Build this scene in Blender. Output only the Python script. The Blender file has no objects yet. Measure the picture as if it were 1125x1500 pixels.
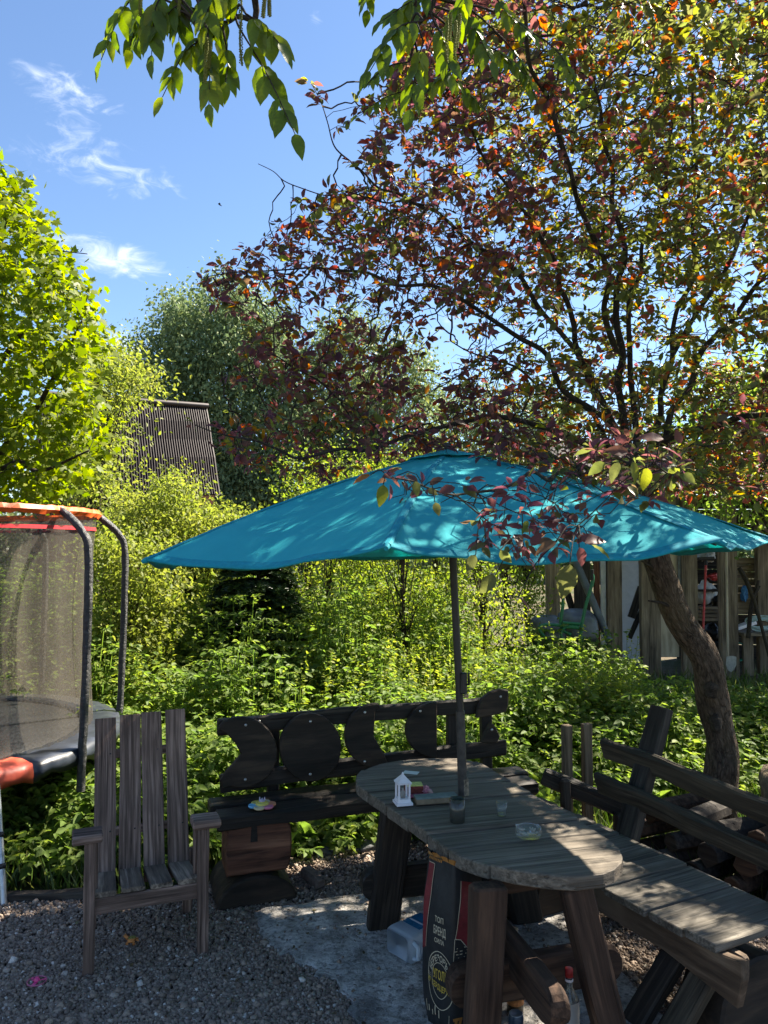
import bpy, math, random
import numpy as np
from mathutils import Vector, Matrix, noise

random.seed(7)
RNG = np.random.default_rng(7)
SC = bpy.context.scene
COL = SC.collection
PI = math.pi
V = Vector

# ------------------------------------------------------------------ camera
CAM_Z, PITCH, FPX = 2.0, math.radians(2.54), 1127.0
PW, PH = 1125.0, 1500.0
cam = bpy.data.cameras.new('camera')
cam.sensor_fit = 'VERTICAL'
cam.sensor_height = 36.0
cam.lens = 36.0 * FPX / PH
cam.clip_end = 2000
cam.clip_start = 0.05
camo = bpy.data.objects.new('camera', cam)
COL.objects.link(camo)
camo.location = (0, 0, CAM_Z)
camo.rotation_euler = (PI / 2 + PITCH, 0, 0)
SC.camera = camo


def ray(px, py):
    """direction of the line of sight through a point measured on the photograph"""
    u, v = (px - PW / 2) / FPX, (PH / 2 - py) / FPX
    return V((u, math.cos(PITCH) - v * math.sin(PITCH), math.sin(PITCH) + v * math.cos(PITCH)))


def G(px, py, z=0.0):
    d = ray(px, py)
    s = (z - CAM_Z) / d.z
    return V((d.x * s, d.y * s, z))


def D(px, py, Y):
    d = ray(px, py)
    s = Y / d.y
    return V((d.x * s, Y, CAM_Z + d.z * s))


def PL(px, py, p0, n):
    d = ray(px, py)
    o = V((0, 0, CAM_Z))
    s = (V(p0) - o).dot(n) / d.dot(n)
    return o + d * s


# ------------------------------------------------------------------ objects
def tag(o, label=None, cat=None, group=None, kind=None):
    if label:
        o['label'] = label
    if cat:
        o['category'] = cat
    if group:
        o['group'] = group
    if kind:
        o['kind'] = kind
    return o


def thing(name, label, cat, loc=(0, 0, 0), group=None):
    o = bpy.data.objects.new(name, None)
    o.empty_display_size = 0.1
    COL.objects.link(o)
    o.location = loc
    return tag(o, label, cat, group)


def wloc(o):
    p = V((0, 0, 0))
    while o is not None:
        p += o.location
        o = o.parent
    return p


def copy_tree(o, parent=None):
    c = o.copy()
    COL.objects.link(c)
    if parent is not None:
        c.parent = parent
    for ch in list(o.children):
        copy_tree(ch, c)
    return c


class MB:
    """collects shapes given in world coordinates and links them as one mesh object"""

    def __init__(s):
        s.v, s.f, s.g, s.m, s.sm = [], [], [], [], []

    def add(s, verts, faces, gc=None, mi=0, smooth=False):
        b = len(s.v)
        s.v += [tuple(p) for p in verts]
        if gc is None:
            gc = [tuple(p) for p in verts]
        s.g += [tuple(p) for p in gc]
        for f in faces:
            s.f.append(tuple(b + i for i in f))
            s.m.append(mi)
            s.sm.append(smooth)
        return b

    def build(s, name, mats, parent=None, loc=None):
        if not isinstance(mats, (list, tuple)):
            mats = [mats]
        off = wloc(parent) if parent is not None else V(loc or (0, 0, 0))
        me = bpy.data.meshes.new(name)
        me.from_pydata([(p[0] - off.x, p[1] - off.y, p[2] - off.z) for p in s.v], [], s.f)
        for m in mats:
            me.materials.append(m)
        me.polygons.foreach_set('material_index', s.m)
        me.polygons.foreach_set('use_smooth', s.sm)
        a = me.attributes.new('gc', 'FLOAT_VECTOR', 'POINT')
        a.data.foreach_set('vector', np.array(s.g, dtype=np.float32).ravel())
        me.update()
        o = bpy.data.objects.new(name, me)
        COL.objects.link(o)
        if parent is not None:
            o.parent = parent
        else:
            o.location = off
        return o

    # ---- a sawn or hewn timber along a path
    def timber(s, path, w, t, up=(0, 0, 1), ch=0.006, step=0.09, jit=0.0025, mi=0, endr=0.0, taper=None, tilt=0.0):
        path = [V(p) for p in path]
        segs = [(path[i + 1] - path[i]).length for i in range(len(path) - 1)]
        L = sum(segs)
        n = max(2, int(L / step) + 1)
        ds = [L * i / n for i in range(n + 1)]
        if endr > 0:
            ex = [endr * (1 - math.cos(a)) for a in (0.0, 0.35, 0.7, 1.05, PI / 2)]
            ds = sorted(set([round(x, 5) for x in ds if endr < x < L - endr] + ex + [L - x for x in ex]))
        else:
            ds = [0, min(ch * .8, L * .05)] + ds[1:-1] + [L - min(ch * .8, L * .05), L]
        seed = random.random() * 100
        off = (random.random() * 50, random.random() * 50, random.random() * 50)
        up = V(up)
        rings, gcs = [], []
        for k, d in enumerate(ds):
            x, i = d, 0
            while i < len(segs) - 1 and x > segs[i]:
                x -= segs[i]
                i += 1
            q = path[i].lerp(path[i + 1], min(1, x / segs[i] if segs[i] else 0))
            tg = (path[i + 1] - path[i]).normalized()
            sd = tg.cross(up)
            if sd.length < 1e-4:
                sd = tg.cross(V((1, 0, 0)))
            sd.normalize()
            uv = sd.cross(tg).normalized()
            if tilt:
                sd, uv = sd * math.cos(tilt) + uv * math.sin(tilt), uv * math.cos(tilt) - sd * math.sin(tilt)
            ww, tt = w, t
            if taper:
                fct = taper[0] + (taper[1] - taper[0]) * d / L
                ww, tt = w * fct, t * fct
            if endr > 0:
                e = min(d, L - d)
                if e < endr:
                    fct = math.sqrt(max(0.0, 1 - (1 - e / endr) ** 2))
                    tt = tt * (0.25 + 0.75 * fct)
            elif k in (0, len(ds) - 1):
                ww, tt = ww - ch * 1.2, tt - ch * 1.2
            c = min(ch, ww * .3, tt * .3)
            a, b = ww / 2, tt / 2
            prof = [(-a + c, -b), (a - c, -b), (a, -b + c), (a, b - c), (a - c, b), (-a + c, b), (-a, b - c), (-a, -b + c)]
            ring, gr = [], []
            for j, (pu, pv) in enumerate(prof):
                nz = noise.noise_vector(V((d * 4.0 + seed, j // 2 * 3.1 + seed, seed)))
                pu2, pv2 = pu + nz.x * jit * 2, pv + nz.y * jit * 2
                ring.append(q + sd * pu2 + uv * pv2)
                gr.append((d + off[0], pu + off[1], pv + off[2]))
            rings.append(ring)
            gcs.append(gr)
        vs = [p for r in rings for p in r]
        gs = [p for r in gcs for p in r]
        fs = []
        for k in range(len(rings) - 1):
            for j in range(8):
                j2 = (j + 1) % 8
                fs.append((k * 8 + j, k * 8 + j2, k * 8 + 8 + j2, k * 8 + 8 + j))
        fs.append(tuple(range(7, -1, -1)))
        e = (len(rings) - 1) * 8
        fs.append(tuple(range(e, e + 8)))
        s.add(vs, fs, gs, mi)
        return s

    # ---- round tube along a path
    def tube(s, path, radii, n=10, jit=0.0, mi=0, caps=True, smooth=True, nfreq=9.0):
        path = [V(p) for p in path]
        if not isinstance(radii, (list, tuple)):
            radii = [radii] * len(path)
        seed = random.random() * 100
        vs, gs, fs = [], [], []
        prev = None
        dist = 0
        off = random.random() * 30
        for i, q in enumerate(path):
            a = path[max(0, i - 1)]
            b = path[min(len(path) - 1, i + 1)]
            tg = (b - a).normalized()
            if prev is None:
                sd = tg.orthogonal().normalized()
            else:
                sd = (prev - tg * prev.dot(tg)).normalized()
            prev = sd
            ot = tg.cross(sd)
            if i:
                dist += (q - path[i - 1]).length
            for j in range(n):
                th = 2 * PI * j / n
                r = radii[i]
                if jit:
                    r *= 1 + jit * noise.noise(V((math.cos(th) * 1.5 + seed, math.sin(th) * 1.5, dist * nfreq)))
                vs.append(q + (sd * math.cos(th) + ot * math.sin(th)) * r)
                gs.append((dist + off, math.cos(th) * radii[i] + off, math.sin(th) * radii[i] + off))
        for i in range(len(path) - 1):
            for j in range(n):
                j2 = (j + 1) % n
                fs.append((i * n + j, i * n + j2, i * n + n + j2, i * n + n + j))
        s.add(vs, fs, gs, mi, smooth)
        if caps:
            for i, rev in ((0, True), (len(path) - 1, False)):
                ring = list(range(i * n, i * n + n))
                s.add([vs[k] for k in ring], [tuple(range(n - 1, -1, -1)) if rev else tuple(range(n))],
                      [gs[k] for k in ring], mi)
        return s

    # ---- solid of revolution, profile [(r, h)] along an axis
    def lathe(s, prof, o, axis=(0, 0, 1), n=20, mi=0, smooth=True):
        o = V(o)
        ax = V(axis).normalized()
        sd = ax.orthogonal().normalized()
        ot = ax.cross(sd)
        vs, fs = [], []
        for r, h in prof:
            for j in range(n):
                th = 2 * PI * j / n
                vs.append(o + ax * h + (sd * math.cos(th) + ot * math.sin(th)) * max(r, 1e-5))
        for i in range(len(prof) - 1):
            for j in range(n):
                j2 = (j + 1) % n
                fs.append((i * n + j, i * n + j2, i * n + n + j2, i * n + n + j))
        s.add(vs, fs, None, mi, smooth)
        return s

    # ---- flat outline given thickness: poly in (a, b) of the frame o, ax, ay; grows along nrm
    def prism(s, poly, o, ax, ay, th, ch=0.004, mi=0, gl=0, nrm=None, mid=True):
        o, ax, ay = V(o), V(ax), V(ay)
        nz = V(nrm) if nrm is not None else ax.cross(ay)
        n = len(poly)
        cx = sum(p[0] for p in poly) / n
        cy = sum(p[1] for p in poly) / n
        area = sum(poly[i][0] * poly[(i + 1) % n][1] - poly[(i + 1) % n][0] * poly[i][1] for i in range(n))
        if area < 0:
            poly = poly[::-1]
        if ax.cross(ay).dot(nz) < 0:
            poly = poly[::-1]
        ins = []
        for i in range(n):
            p0, p1, p2 = V(poly[i - 1]), V(poly[i]), V(poly[(i + 1) % n])
            e1, e2 = (p1 - p0).normalized(), (p2 - p1).normalized()
            n1, n2 = V((-e1.y, e1.x)), V((-e2.y, e2.x))
            if ax.cross(ay).dot(nz) < 0:
                n1, n2 = -n1, -n2
            m = (n1 + n2)
            m = m.normalized() if m.length > 1e-6 else n1
            ins.append(p1 + m * ch)
        off = (random.random() * 50, random.random() * 50, random.random() * 50)
        vs, gs = [], []
        for pts, h in ((ins, 0), (poly, ch), (poly, th - ch), (ins, th)):
            for p in pts:
                vs.append(o + ax * p[0] + ay * p[1] + nz * h)
                g = (p[0], p[1], h) if gl == 0 else (p[1], p[0], h)
                gs.append((g[0] + off[0], g[1] + off[1], g[2] + off[2]))
        fs = []
        for k in range(3):
            for i in range(n):
                j = (i + 1) % n
                fs.append((k * n + i, k * n + j, k * n + n + j, k * n + n + i))
        fs.append(tuple(range(n - 1, -1, -1)))
        fs.append(tuple(range(3 * n, 4 * n)))
        s.add(vs, fs, gs, mi)
        return s

    # ---- lumpy stone
    def stone(s, c, r, sq=(1, 1, .7), sub=2, jit=.22, mi=0, smooth=True, fr=1.3):
        vs, fs = ICO[sub]
        seed = random.random() * 100
        rot = Matrix.Rotation(random.random() * 6.28, 3, 'Z')
        out = []
        for p in vs:
            k = r * (1 + jit * noise.noise(p * fr + V((seed, 0, 0))) + jit * .4 * noise.noise(p * fr * 3 + V((seed, 7, 0))))
            q = rot @ V((p.x * sq[0] * k, p.y * sq[1] * k, p.z * sq[2] * k))
            out.append(V(c) + q)
        s.add(out, fs, None, mi, smooth)
        return s


def ico(sub):
    t = (1 + 5 ** .5) / 2
    vs = [V(p).normalized() for p in ((-1, t, 0), (1, t, 0), (-1, -t, 0), (1, -t, 0), (0, -1, t), (0, 1, t), (0, -1, -t),
                                      (0, 1, -t), (t, 0, -1), (t, 0, 1), (-t, 0, -1), (-t, 0, 1))]
    fs = [(0, 11, 5), (0, 5, 1), (0, 1, 7), (0, 7, 10), (0, 10, 11), (1, 5, 9), (5, 11, 4), (11, 10, 2), (10, 7, 6), (7, 1, 8),
          (3, 9, 4), (3, 4, 2), (3, 2, 6), (3, 6, 8), (3, 8, 9), (4, 9, 5), (2, 4, 11), (6, 2, 10), (8, 6, 7), (9, 8, 1)]
    for _ in range(sub):
        mid, nf = {}, []

        def m(a, b):
            k = (min(a, b), max(a, b))
            if k not in mid:
                vs.append(((vs[a] + vs[b]) / 2).normalized())
                mid[k] = len(vs) - 1
            return mid[k]
        for a, b, c in fs:
            x, y, z = m(a, b), m(b, c), m(c, a)
            nf += [(a, x, z), (b, y, x), (c, z, y), (x, y, z)]
        fs = nf
    return vs, fs


ICO = {k: ico(k) for k in (1, 2, 3)}


def smooth_path(pts, n=8):
    """Catmull-Rom through points"""
    pts = [V(p) for p in pts]
    P = [pts[0] * 2 - pts[1]] + pts + [pts[-1] * 2 - pts[-2]]
    out = []
    for i in range(1, len(P) - 2):
        for k in range(n):
            t = k / n
            a, b, c, d = P[i - 1], P[i], P[i + 1], P[i + 2]
            out.append(.5 * ((2 * b) + (c - a) * t + (2 * a - 5 * b + 4 * c - d) * t * t + (3 * b - a - 3 * c + d) * t ** 3))
    out.append(pts[-1])
    return out


def clip(poly, p, n):
    """keep the side of a 2D polygon where (q - p).n >= 0"""
    out = []
    for i in range(len(poly)):
        a, b = poly[i], poly[(i + 1) % len(poly)]
        da = (a[0] - p[0]) * n[0] + (a[1] - p[1]) * n[1]
        db = (b[0] - p[0]) * n[0] + (b[1] - p[1]) * n[1]
        if da >= 0:
            out.append(a)
        if (da >= 0) != (db >= 0):
            t = da / (da - db)
            out.append((a[0] + (b[0] - a[0]) * t, a[1] + (b[1] - a[1]) * t))
    return out


# ------------------------------------------------------------------ masses of small faces
def nrm(a):
    return a / np.maximum(np.linalg.norm(a, axis=1, keepdims=True), 1e-9)


def mass(name, Pn, Y, Z, size, rnd, tv, tf, mat, parent=None, loc=None, smooth=False, wid=None):
    """one mesh holding a copy of the template (tv, tf) at each point"""
    N = len(Pn)
    Y = nrm(Y)
    X = nrm(np.cross(Y, Z))
    Z = np.cross(X, Y)
    tv = np.asarray(tv, dtype=np.float64)
    k = len(tv)
    sz = np.asarray(size).reshape(N, 1, 1)
    sx = sz if wid is None else sz * np.asarray(wid).reshape(N, 1, 1)
    W = Pn[:, None, :] + sx * X[:, None, :] * tv[None, :, 0:1] + sz * Y[:, None, :] * tv[None, :, 1:2] + sz * Z[:, None, :] * tv[None, :, 2:3]
    off = np.array(wloc(parent) if parent is not None else V(loc or (0, 0, 0)))
    W = (W.reshape(-1, 3) - off).astype(np.float32)
    lens = np.array([len(f) for f in tf], dtype=np.int32)
    flat = np.array([i for f in tf for i in f], dtype=np.int32)
    loops = (np.arange(N, dtype=np.int32)[:, None] * k + flat[None, :]).ravel()
    tot = np.tile(lens, N)
    start = np.concatenate([[0], np.cumsum(tot)[:-1]]).astype(np.int32)
    me = bpy.data.meshes.new(name)
    me.vertices.add(N * k)
    me.vertices.foreach_set('co', W.ravel())
    me.loops.add(len(loops))
    me.loops.foreach_set('vertex_index', loops)
    me.polygons.add(len(tot))
    me.polygons.foreach_set('loop_start', start)
    me.polygons.foreach_set('loop_total', tot)
    if smooth:
        me.polygons.foreach_set('use_smooth', np.ones(len(tot), dtype=bool))
    a = me.attributes.new('rnd', 'FLOAT', 'POINT')
    a.data.foreach_set('value', np.repeat(np.asarray(rnd, dtype=np.float32), k))
    a = me.attributes.new('uvl', 'FLOAT_VECTOR', 'POINT')
    a.data.foreach_set('vector', np.tile(tv.astype(np.float32), (N, 1)).ravel())
    me.materials.append(mat)
    me.update(calc_edges=True)
    me.validate()
    o = bpy.data.objects.new(name, me)
    COL.objects.link(o)
    if parent is not None:
        o.parent = parent
    else:
        o.location = off
    return o


# leaf outlines (x across, y along, z out of the leaf)
LEAF10 = ([(0, 0, 0), (0, .35, .0), (0, .7, -.03), (0, 1, -.13), (-.19, .16, .05), (-.29, .42, .08), (-.19, .74, .03),
           (.19, .16, .05), (.29, .42, .08), (.19, .74, .03)],
          [(0, 1, 5, 4), (1, 2, 6, 5), (2, 3, 6), (0, 7, 8, 1), (1, 8, 9, 2), (2, 9, 3)])
LEAF6 = ([(0, 0, 0), (0, 1, -.1), (-.27, .3, .07), (-.2, .68, .05), (.27, .3, .07), (.2, .68, .05)],
         [(0, 1, 3, 2), (0, 4, 5, 1)])
LEAF4 = ([(0, 0, 0), (.32, .45, .05), (0, 1, 0), (-.32, .45, .05)], [(0, 1, 2, 3)])
NEEDLE = ([(-.05, 0, 0), (.05, 0, 0), (.03, .7, .02), (0, 1, 0), (-.03, .7, .02)], [(0, 1, 2, 3, 4)])
BLADE = ([(-.035, 0, 0), (.035, 0, 0), (-.028, .5, .06), (.028, .5, .06), (0, 1, .26)], [(0, 1, 3, 2), (2, 3, 4)])
_ml = [(0, .02), (.16, -.06), (.34, .0), (.3, .13), (.55, .3), (.4, .36), (.46, .62), (.26, .5), (.17, .66), (.0, 1.0)]
_mo = _ml + [(-x, y) for x, y in _ml[-2:0:-1]]
def leaf_hi(n, wmax=.29, bend=.22, fold=.22):
    """finer ovate leaf with a pointed tip: midrib and two rows a side"""
    v, f = [], []
    for i in range(n + 1):
        y = i / n
        w = wmax * (math.sin(PI * y ** .82) ** .85) * (1 - .25 * y) if 0 < y < 1 else 0.0
        z = -bend * y * y
        wv = .02 * math.sin(i * 2.3)
        for x in (-1, -.55, 0, .55, 1):
            v.append((x * w, y, z + fold * abs(x) * w + wv * abs(x)))
    for i in range(n):
        for k in range(4):
            a = i * 5 + k
            f.append((a, a + 1, a + 6, a + 5))
    return v, f


LEAFHI = leaf_hi(8)
LEAFWAL = leaf_hi(7, .25, .22, .2)
MAPLE = ([(x, y, -.12 * abs(x) - .1 * max(0, y - .5)) for x, y in _mo],
         [(0, 1, 2, 3), (0, 3, 4, 5), (0, 5, 6, 7), (0, 7, 8, 9), (0, 9, 10, 11), (0, 11, 12, 13), (0, 13, 14, 15), (0, 15, 16, 17)])


def rand_dirs(n):
    return nrm(RNG.normal(size=(n, 3)))


def colonize(pos, par, A, step, dk, di, iters, rndk=.25, bias=(0, 0, 0)):
    """grow twigs from a skeleton towards points scattered through a crown"""
    pos = [np.array(p, dtype=float) for p in pos]
    par = list(par)
    P = np.array(pos)
    near = np.zeros(len(A), dtype=int)
    dist = np.full(len(A), 1e9)

    def upd(idx0):
        Q = P[idx0:]
        for s in range(0, len(Q), 400):
            d = np.linalg.norm(A[:, None, :] - Q[None, s:s + 400, :], axis=2)
            j = d.argmin(1)
            m = d[np.arange(len(A)), j]
            b = m < dist
            dist[b] = m[b]
            near[b] = j[b] + idx0 + s
    upd(0)
    bias = np.array(bias)
    for it in range(iters):
        keep = dist > dk
        A, near, dist = A[keep], near[keep], dist[keep]
        act = dist < di
        if not act.any():
            break
        S = np.zeros((len(P), 3))
        dv = A[act] - P[near[act]]
        np.add.at(S, near[act], dv / np.linalg.norm(dv, axis=1, keepdims=True))
        ids = np.unique(near[act])
        d = nrm(nrm(S[ids]) + RNG.normal(size=(len(ids), 3)) * rndk + bias)
        new = P[ids] + d * step
        n0 = len(P)
        P = np.vstack([P, new])
        par += list(ids)
        upd(n0)
    return P, np.array(par)


def twig_radii(P, par, rtip, ex=2.3):
    n = len(P)
    r = np.zeros(n)
    cnt = np.zeros(n, dtype=int)
    for i in range(n - 1, -1, -1):
        if r[i] == 0:
            r[i] = rtip ** ex
        if par[i] >= 0:
            r[par[i]] += r[i]
            cnt[par[i]] += cnt[i] + 1
    return r ** (1 / ex), cnt


def twig_mesh(mb, P, par, r, skip, k=4):
    for i in range(len(P)):
        p = par[i]
        if p < 0 or i < skip:
            continue
        a, b = V(P[p]), V(P[i])
        t = (b - a)
        if t.length < 1e-6:
            continue
        t.normalize()
        sd = t.orthogonal().normalized()
        ot = t.cross(sd)
        ra, rb = min(r[p], r[i] * 1.25), r[i]
        vs = []
        for q, rr in ((a, ra), (b, rb)):
            for j in range(k):
                th = 2 * PI * j / k
                vs.append(q + (sd * math.cos(th) + ot * math.sin(th)) * rr)
        mb.add(vs, [(j, (j + 1) % k, k + (j + 1) % k, k + j) for j in range(k)], None, 0, True)
# ------------------------------------------------------------------ materials
class NT:
    def __init__(s, name):
        s.m = bpy.data.materials.new(name)
        s.m.use_nodes = True
        s.t = s.m.node_tree
        s.t.nodes.clear()
        s.out = s.n('ShaderNodeOutputMaterial')

    def n(s, typ, **kw):
        nd = s.t.nodes.new(typ)
        for k, v in kw.items():
            if k.startswith('i_'):
                key = k[2:]
                key = int(key) if key.isdigit() else key.replace('_', ' ')
                nd.inputs[key].default_value = v
            else:
                setattr(nd, k, v)
        return nd

    def l(s, a, b):
        s.t.links.new(a, b)

    def coord(s, kind='gc'):
        if kind == 'obj':
            return s.n('ShaderNodeTexCoord').outputs['Object']
        if kind == 'pos':
            return s.n('ShaderNodeNewGeometry').outputs['Position']
        return s.n('ShaderNodeAttribute', attribute_name=kind).outputs['Vector']

    def noise(s, vec, scale, det=3, rough=.6, dist=0.0, stretch=None):
        if stretch:
            mp = s.n('ShaderNodeMapping')
            mp.inputs['Scale'].default_value = stretch
            s.l(vec, mp.inputs['Vector'])
            vec = mp.outputs['Vector']
        nd = s.n('ShaderNodeTexNoise', i_Scale=scale, i_Detail=det, i_Roughness=rough, i_Distortion=dist)
        s.l(vec, nd.inputs['Vector'])
        return nd.outputs['Fac']

    def ramp(s, fac, stops, interp='LINEAR'):
        r = s.n('ShaderNodeValToRGB')
        r.color_ramp.interpolation = interp
        e = r.color_ramp.elements
        while len(e) < len(stops):
            e.new(.5)
        for el, (p, c) in zip(e, stops):
            el.position = p
            el.color = (c[0], c[1], c[2], 1) if not isinstance(c, (int, float)) else (c, c, c, 1)
        s.l(fac, r.inputs['Fac'])
        return r.outputs['Color']

    def mix(s, fac, a, b, mode='MIX'):
        m = s.n('ShaderNodeMix', data_type='RGBA', blend_type=mode)
        for sock, val in ((m.inputs[0], fac), (m.inputs[6], a), (m.inputs[7], b)):
            if hasattr(val, 'is_output'):
                s.l(val, sock)
            elif isinstance(val, (int, float)):
                sock.default_value = val
            else:
                sock.default_value = (val[0], val[1], val[2], 1)
        return m.outputs[2]

    def math(s, op, a, b=0.0, c=0.0):
        m = s.n('ShaderNodeMath', operation=op)
        for sock, val in zip(m.inputs, (a, b, c)):
            if hasattr(val, 'is_output'):
                s.l(val, sock)
            else:
                sock.default_value = val
        return m.outputs[0]

    def pbr(s, col, rough=.7, spec=.3, bump=None, bd=.003, bs=.6, metal=0, **kw):
        p = s.n('ShaderNodeBsdfPrincipled')
        for sock, val in ((p.inputs['Base Color'], col), (p.inputs['Roughness'], rough), (p.inputs['Metallic'], metal)):
            if hasattr(val, 'is_output'):
                s.l(val, sock)
            elif isinstance(val, (int, float)):
                sock.default_value = val
            else:
                sock.default_value = (val[0], val[1], val[2], 1)
        p.inputs['Specular IOR Level'].default_value = spec
        for k, v in kw.items():
            p.inputs[k.replace('_', ' ')].default_value = v
        if bump is not None:
            b = s.n('ShaderNodeBump', i_Strength=bs, i_Distance=bd)
            s.l(bump, b.inputs['Height'])
            s.l(b.outputs['Normal'], p.inputs['Normal'])
        return p

    def done(s, p):
        s.l(p.outputs[0], s.out.inputs['Surface'])
        return s.m


def m_plain(name, col, rough=.6, spec=.4, metal=0, var=.25, scale=30, bump=.0, **kw):
    t = NT(name)
    c = t.coord('pos')
    n = t.noise(c, scale, 4)
    lo = tuple(x * (1 - var) for x in col)
    hi = tuple(min(1, x * (1 + var)) for x in col)
    cc = t.ramp(n, [(.3, lo), (.7, hi)])
    return t.done(t.pbr(cc, rough, spec, n if bump else None, bump or .001, .5, metal, **kw))


def m_wood(name, dark, mid, light, rough=.8, grain=55, bd=.003, spec=.25, crack=1.0, blotch=None):
    """weathered timber: fine fibres and cracks along the piece"""
    t = NT(name)
    g = t.coord('gc')
    n1 = t.noise(g, 1.0, 5, .65, .3, (2.2, grain, grain))
    n2 = t.noise(g, 1.0, 3, .5, .8, (1.1, grain * .22, grain * .22))
    n3 = t.noise(g, 1.0, 2, .5, 0, (5, 9, 9))
    f = t.math('MULTIPLY_ADD', n1, .62, t.math('MULTIPLY', n2, .38))
    col = t.ramp(f, [(.38, dark), (.5, mid), (.61, light)])
    col = t.mix(t.math('MULTIPLY', t.ramp(n3, [(.42, 0), (.62, 1)]), .5), col, mid)
    if blotch:
        n4 = t.noise(g, 1.0, 4, .6, .5, (3, 6, 6))
        col = t.mix(t.ramp(n4, [(.5, 0), (.62, .8)]), col, blotch)
    # long drying cracks
    ck = t.noise(g, 1.0, 2, .5, .2, (.9, grain * .55, grain * .55))
    ckm = t.ramp(ck, [(.31, 0), (.36, 1)])
    col = t.mix(t.math('MULTIPLY', t.math('SUBTRACT', 1.0, ckm), (.5 * crack)), col, tuple(x * .3 for x in dark))
    h = t.math('ADD', f, t.math('MULTIPLY', ckm, .6))
    return t.done(t.pbr(col, rough, spec, h, bd * 1.8, 1.0))


def m_bark(name, dark, light, scale=14, bd=.02):
    t = NT(name)
    g = t.coord('gc')
    v = t.n('ShaderNodeTexVoronoi', i_Scale=scale * 2.6, feature='DISTANCE_TO_EDGE')
    mp = t.n('ShaderNodeMapping')
    mp.inputs['Scale'].default_value = (.35, 1, 1)
    t.l(g, mp.inputs['Vector'])
    nd = t.n('ShaderNodeTexNoise', i_Scale=9.0, i_Detail=4.0)
    t.l(mp.outputs[0], nd.inputs['Vector'])
    mv = t.mix(.22, mp.outputs[0], nd.outputs['Color'])
    t.l(mv, v.inputs['Vector'])
    n = t.noise(g, 1.0, 6, .7, 0, (10, 34, 34))
    e = t.ramp(v.outputs['Distance'], [(0.0, 0), (.3, 1)])
    f = t.math('MULTIPLY_ADD', n, .85, t.math('MULTIPLY', e, .2))
    col = t.ramp(f, [(.3, dark), (.75, light)])
    big = t.noise(g, 1.0, 3, .5, 0, (2, 5, 5))
    col = t.mix(t.ramp(big, [(.5, 0), (.7, .45)]), col, (light[0] * 1.1, light[1] * 1.15, light[2] * .9))
    return t.done(t.pbr(col, .9, .15, f, bd, 1.0))


def m_leaf(name, stops, trans=.45, glow=1.9, rough=.42, spec=.4, vein=True):
    t = NT(name)
    r = t.n('ShaderNodeAttribute', attribute_name='rnd').outputs['Fac']
    col = t.ramp(r, stops)
    if vein:
        u = t.n('ShaderNodeSeparateXYZ')
        t.l(t.coord('uvl'), u.inputs[0])
        ax = t.math('ABSOLUTE', u.outputs[0])
        w = t.math('SINE', t.math('MULTIPLY', t.math('ADD', u.outputs[1], t.math('MULTIPLY', ax, -.7)), 46.0))
        col = t.mix(t.math('MULTIPLY_ADD', w, .08, .08), col, t.mix(.5, col, (0, 0, 0)))
    p = t.pbr(col, rough, spec)
    tr = t.n('ShaderNodeBsdfTranslucent')
    tc = t.n('ShaderNodeHueSaturation', i_Saturation=1.15, i_Value=glow)
    t.l(col, tc.inputs['Color'])
    t.l(tc.outputs[0], tr.inputs['Color'])
    mx = t.n('ShaderNodeMixShader', i_0=trans)
    t.l(p.outputs[0], mx.inputs[1])
    t.l(tr.outputs[0], mx.inputs[2])
    return t.done(mx)


W_TABLE = m_wood('grey_table_wood', (0.0560, 0.0458, 0.0347), (0.1272, 0.1053, 0.0817), (0.2209, 0.1874, 0.1460), .72, 85, .004, crack=.9)
W_EDGE = m_wood('brown_leg_wood', (0.0163, 0.0088, 0.0058), (0.0488, 0.0279, 0.0179), (0.0967, 0.0551, 0.0345), .8, 40)
W_CHAR = m_wood('charred_wood', (0.0073, 0.0061, 0.0051), (0.0206, 0.0156, 0.0123), (0.0559, 0.0417, 0.0319), .6, 50, spec=.3)
W_SLICE = m_wood('charred_end_grain', (0.0112, 0.0091, 0.0072), (0.0295, 0.0216, 0.0162), (0.0673, 0.0455, 0.0306), .7, 16, spec=.25)
W_CHAIR = m_wood('brown_grey_chair_wood', (0.0372, 0.0236, 0.0183), (0.1397, 0.0904, 0.0698), (0.3375, 0.2261, 0.1798), .8, 75)
W_CSEAT = m_wood('dark_chair_seat_wood', (0.0468, 0.0336, 0.0263), (0.1496, 0.1139, 0.0851), (0.3744, 0.2846, 0.2128), .7, 50)
W_BENCH = m_wood('grey_bench_wood', (0.0513, 0.0453, 0.0370), (0.1125, 0.0987, 0.0806), (0.2019, 0.1811, 0.1504), .74, 75, .004, crack=.9)
W_BACK = m_wood('dark_back_board_wood', (0.0162, 0.0135, 0.0099), (0.0486, 0.0393, 0.0276), (0.1030, 0.0839, 0.0586), .78, 40)
W_APRON = m_wood('brown_apron_wood', (0.0287, 0.0192, 0.0120), (0.0884, 0.0597, 0.0393), (0.1658, 0.1182, 0.0787), .75, 22, .0015)
W_LOG = m_wood('red_brown_log_wood', (0.0367, 0.0174, 0.0116), (0.1408, 0.0606, 0.0364), (0.2754, 0.1299, 0.0760), .8, 26, .004)
W_POST = m_wood('weathered_post_wood', (0.0800, 0.0600, 0.0405), (0.2400, 0.1800, 0.1215), (0.4160, 0.3300, 0.2295), .85, 40)
W_PALE = m_wood('pale_plywood', (0.2860, 0.2310, 0.1600), (0.4400, 0.3675, 0.2700), (0.5280, 0.4515, 0.3400), .8, 18, .001, crack=.15)
W_BARN = m_wood('barn_timber', (0.0612, 0.0461, 0.0325), (0.1632, 0.1229, 0.0835), (0.2720, 0.2112, 0.1450), .85, 36)
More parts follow.
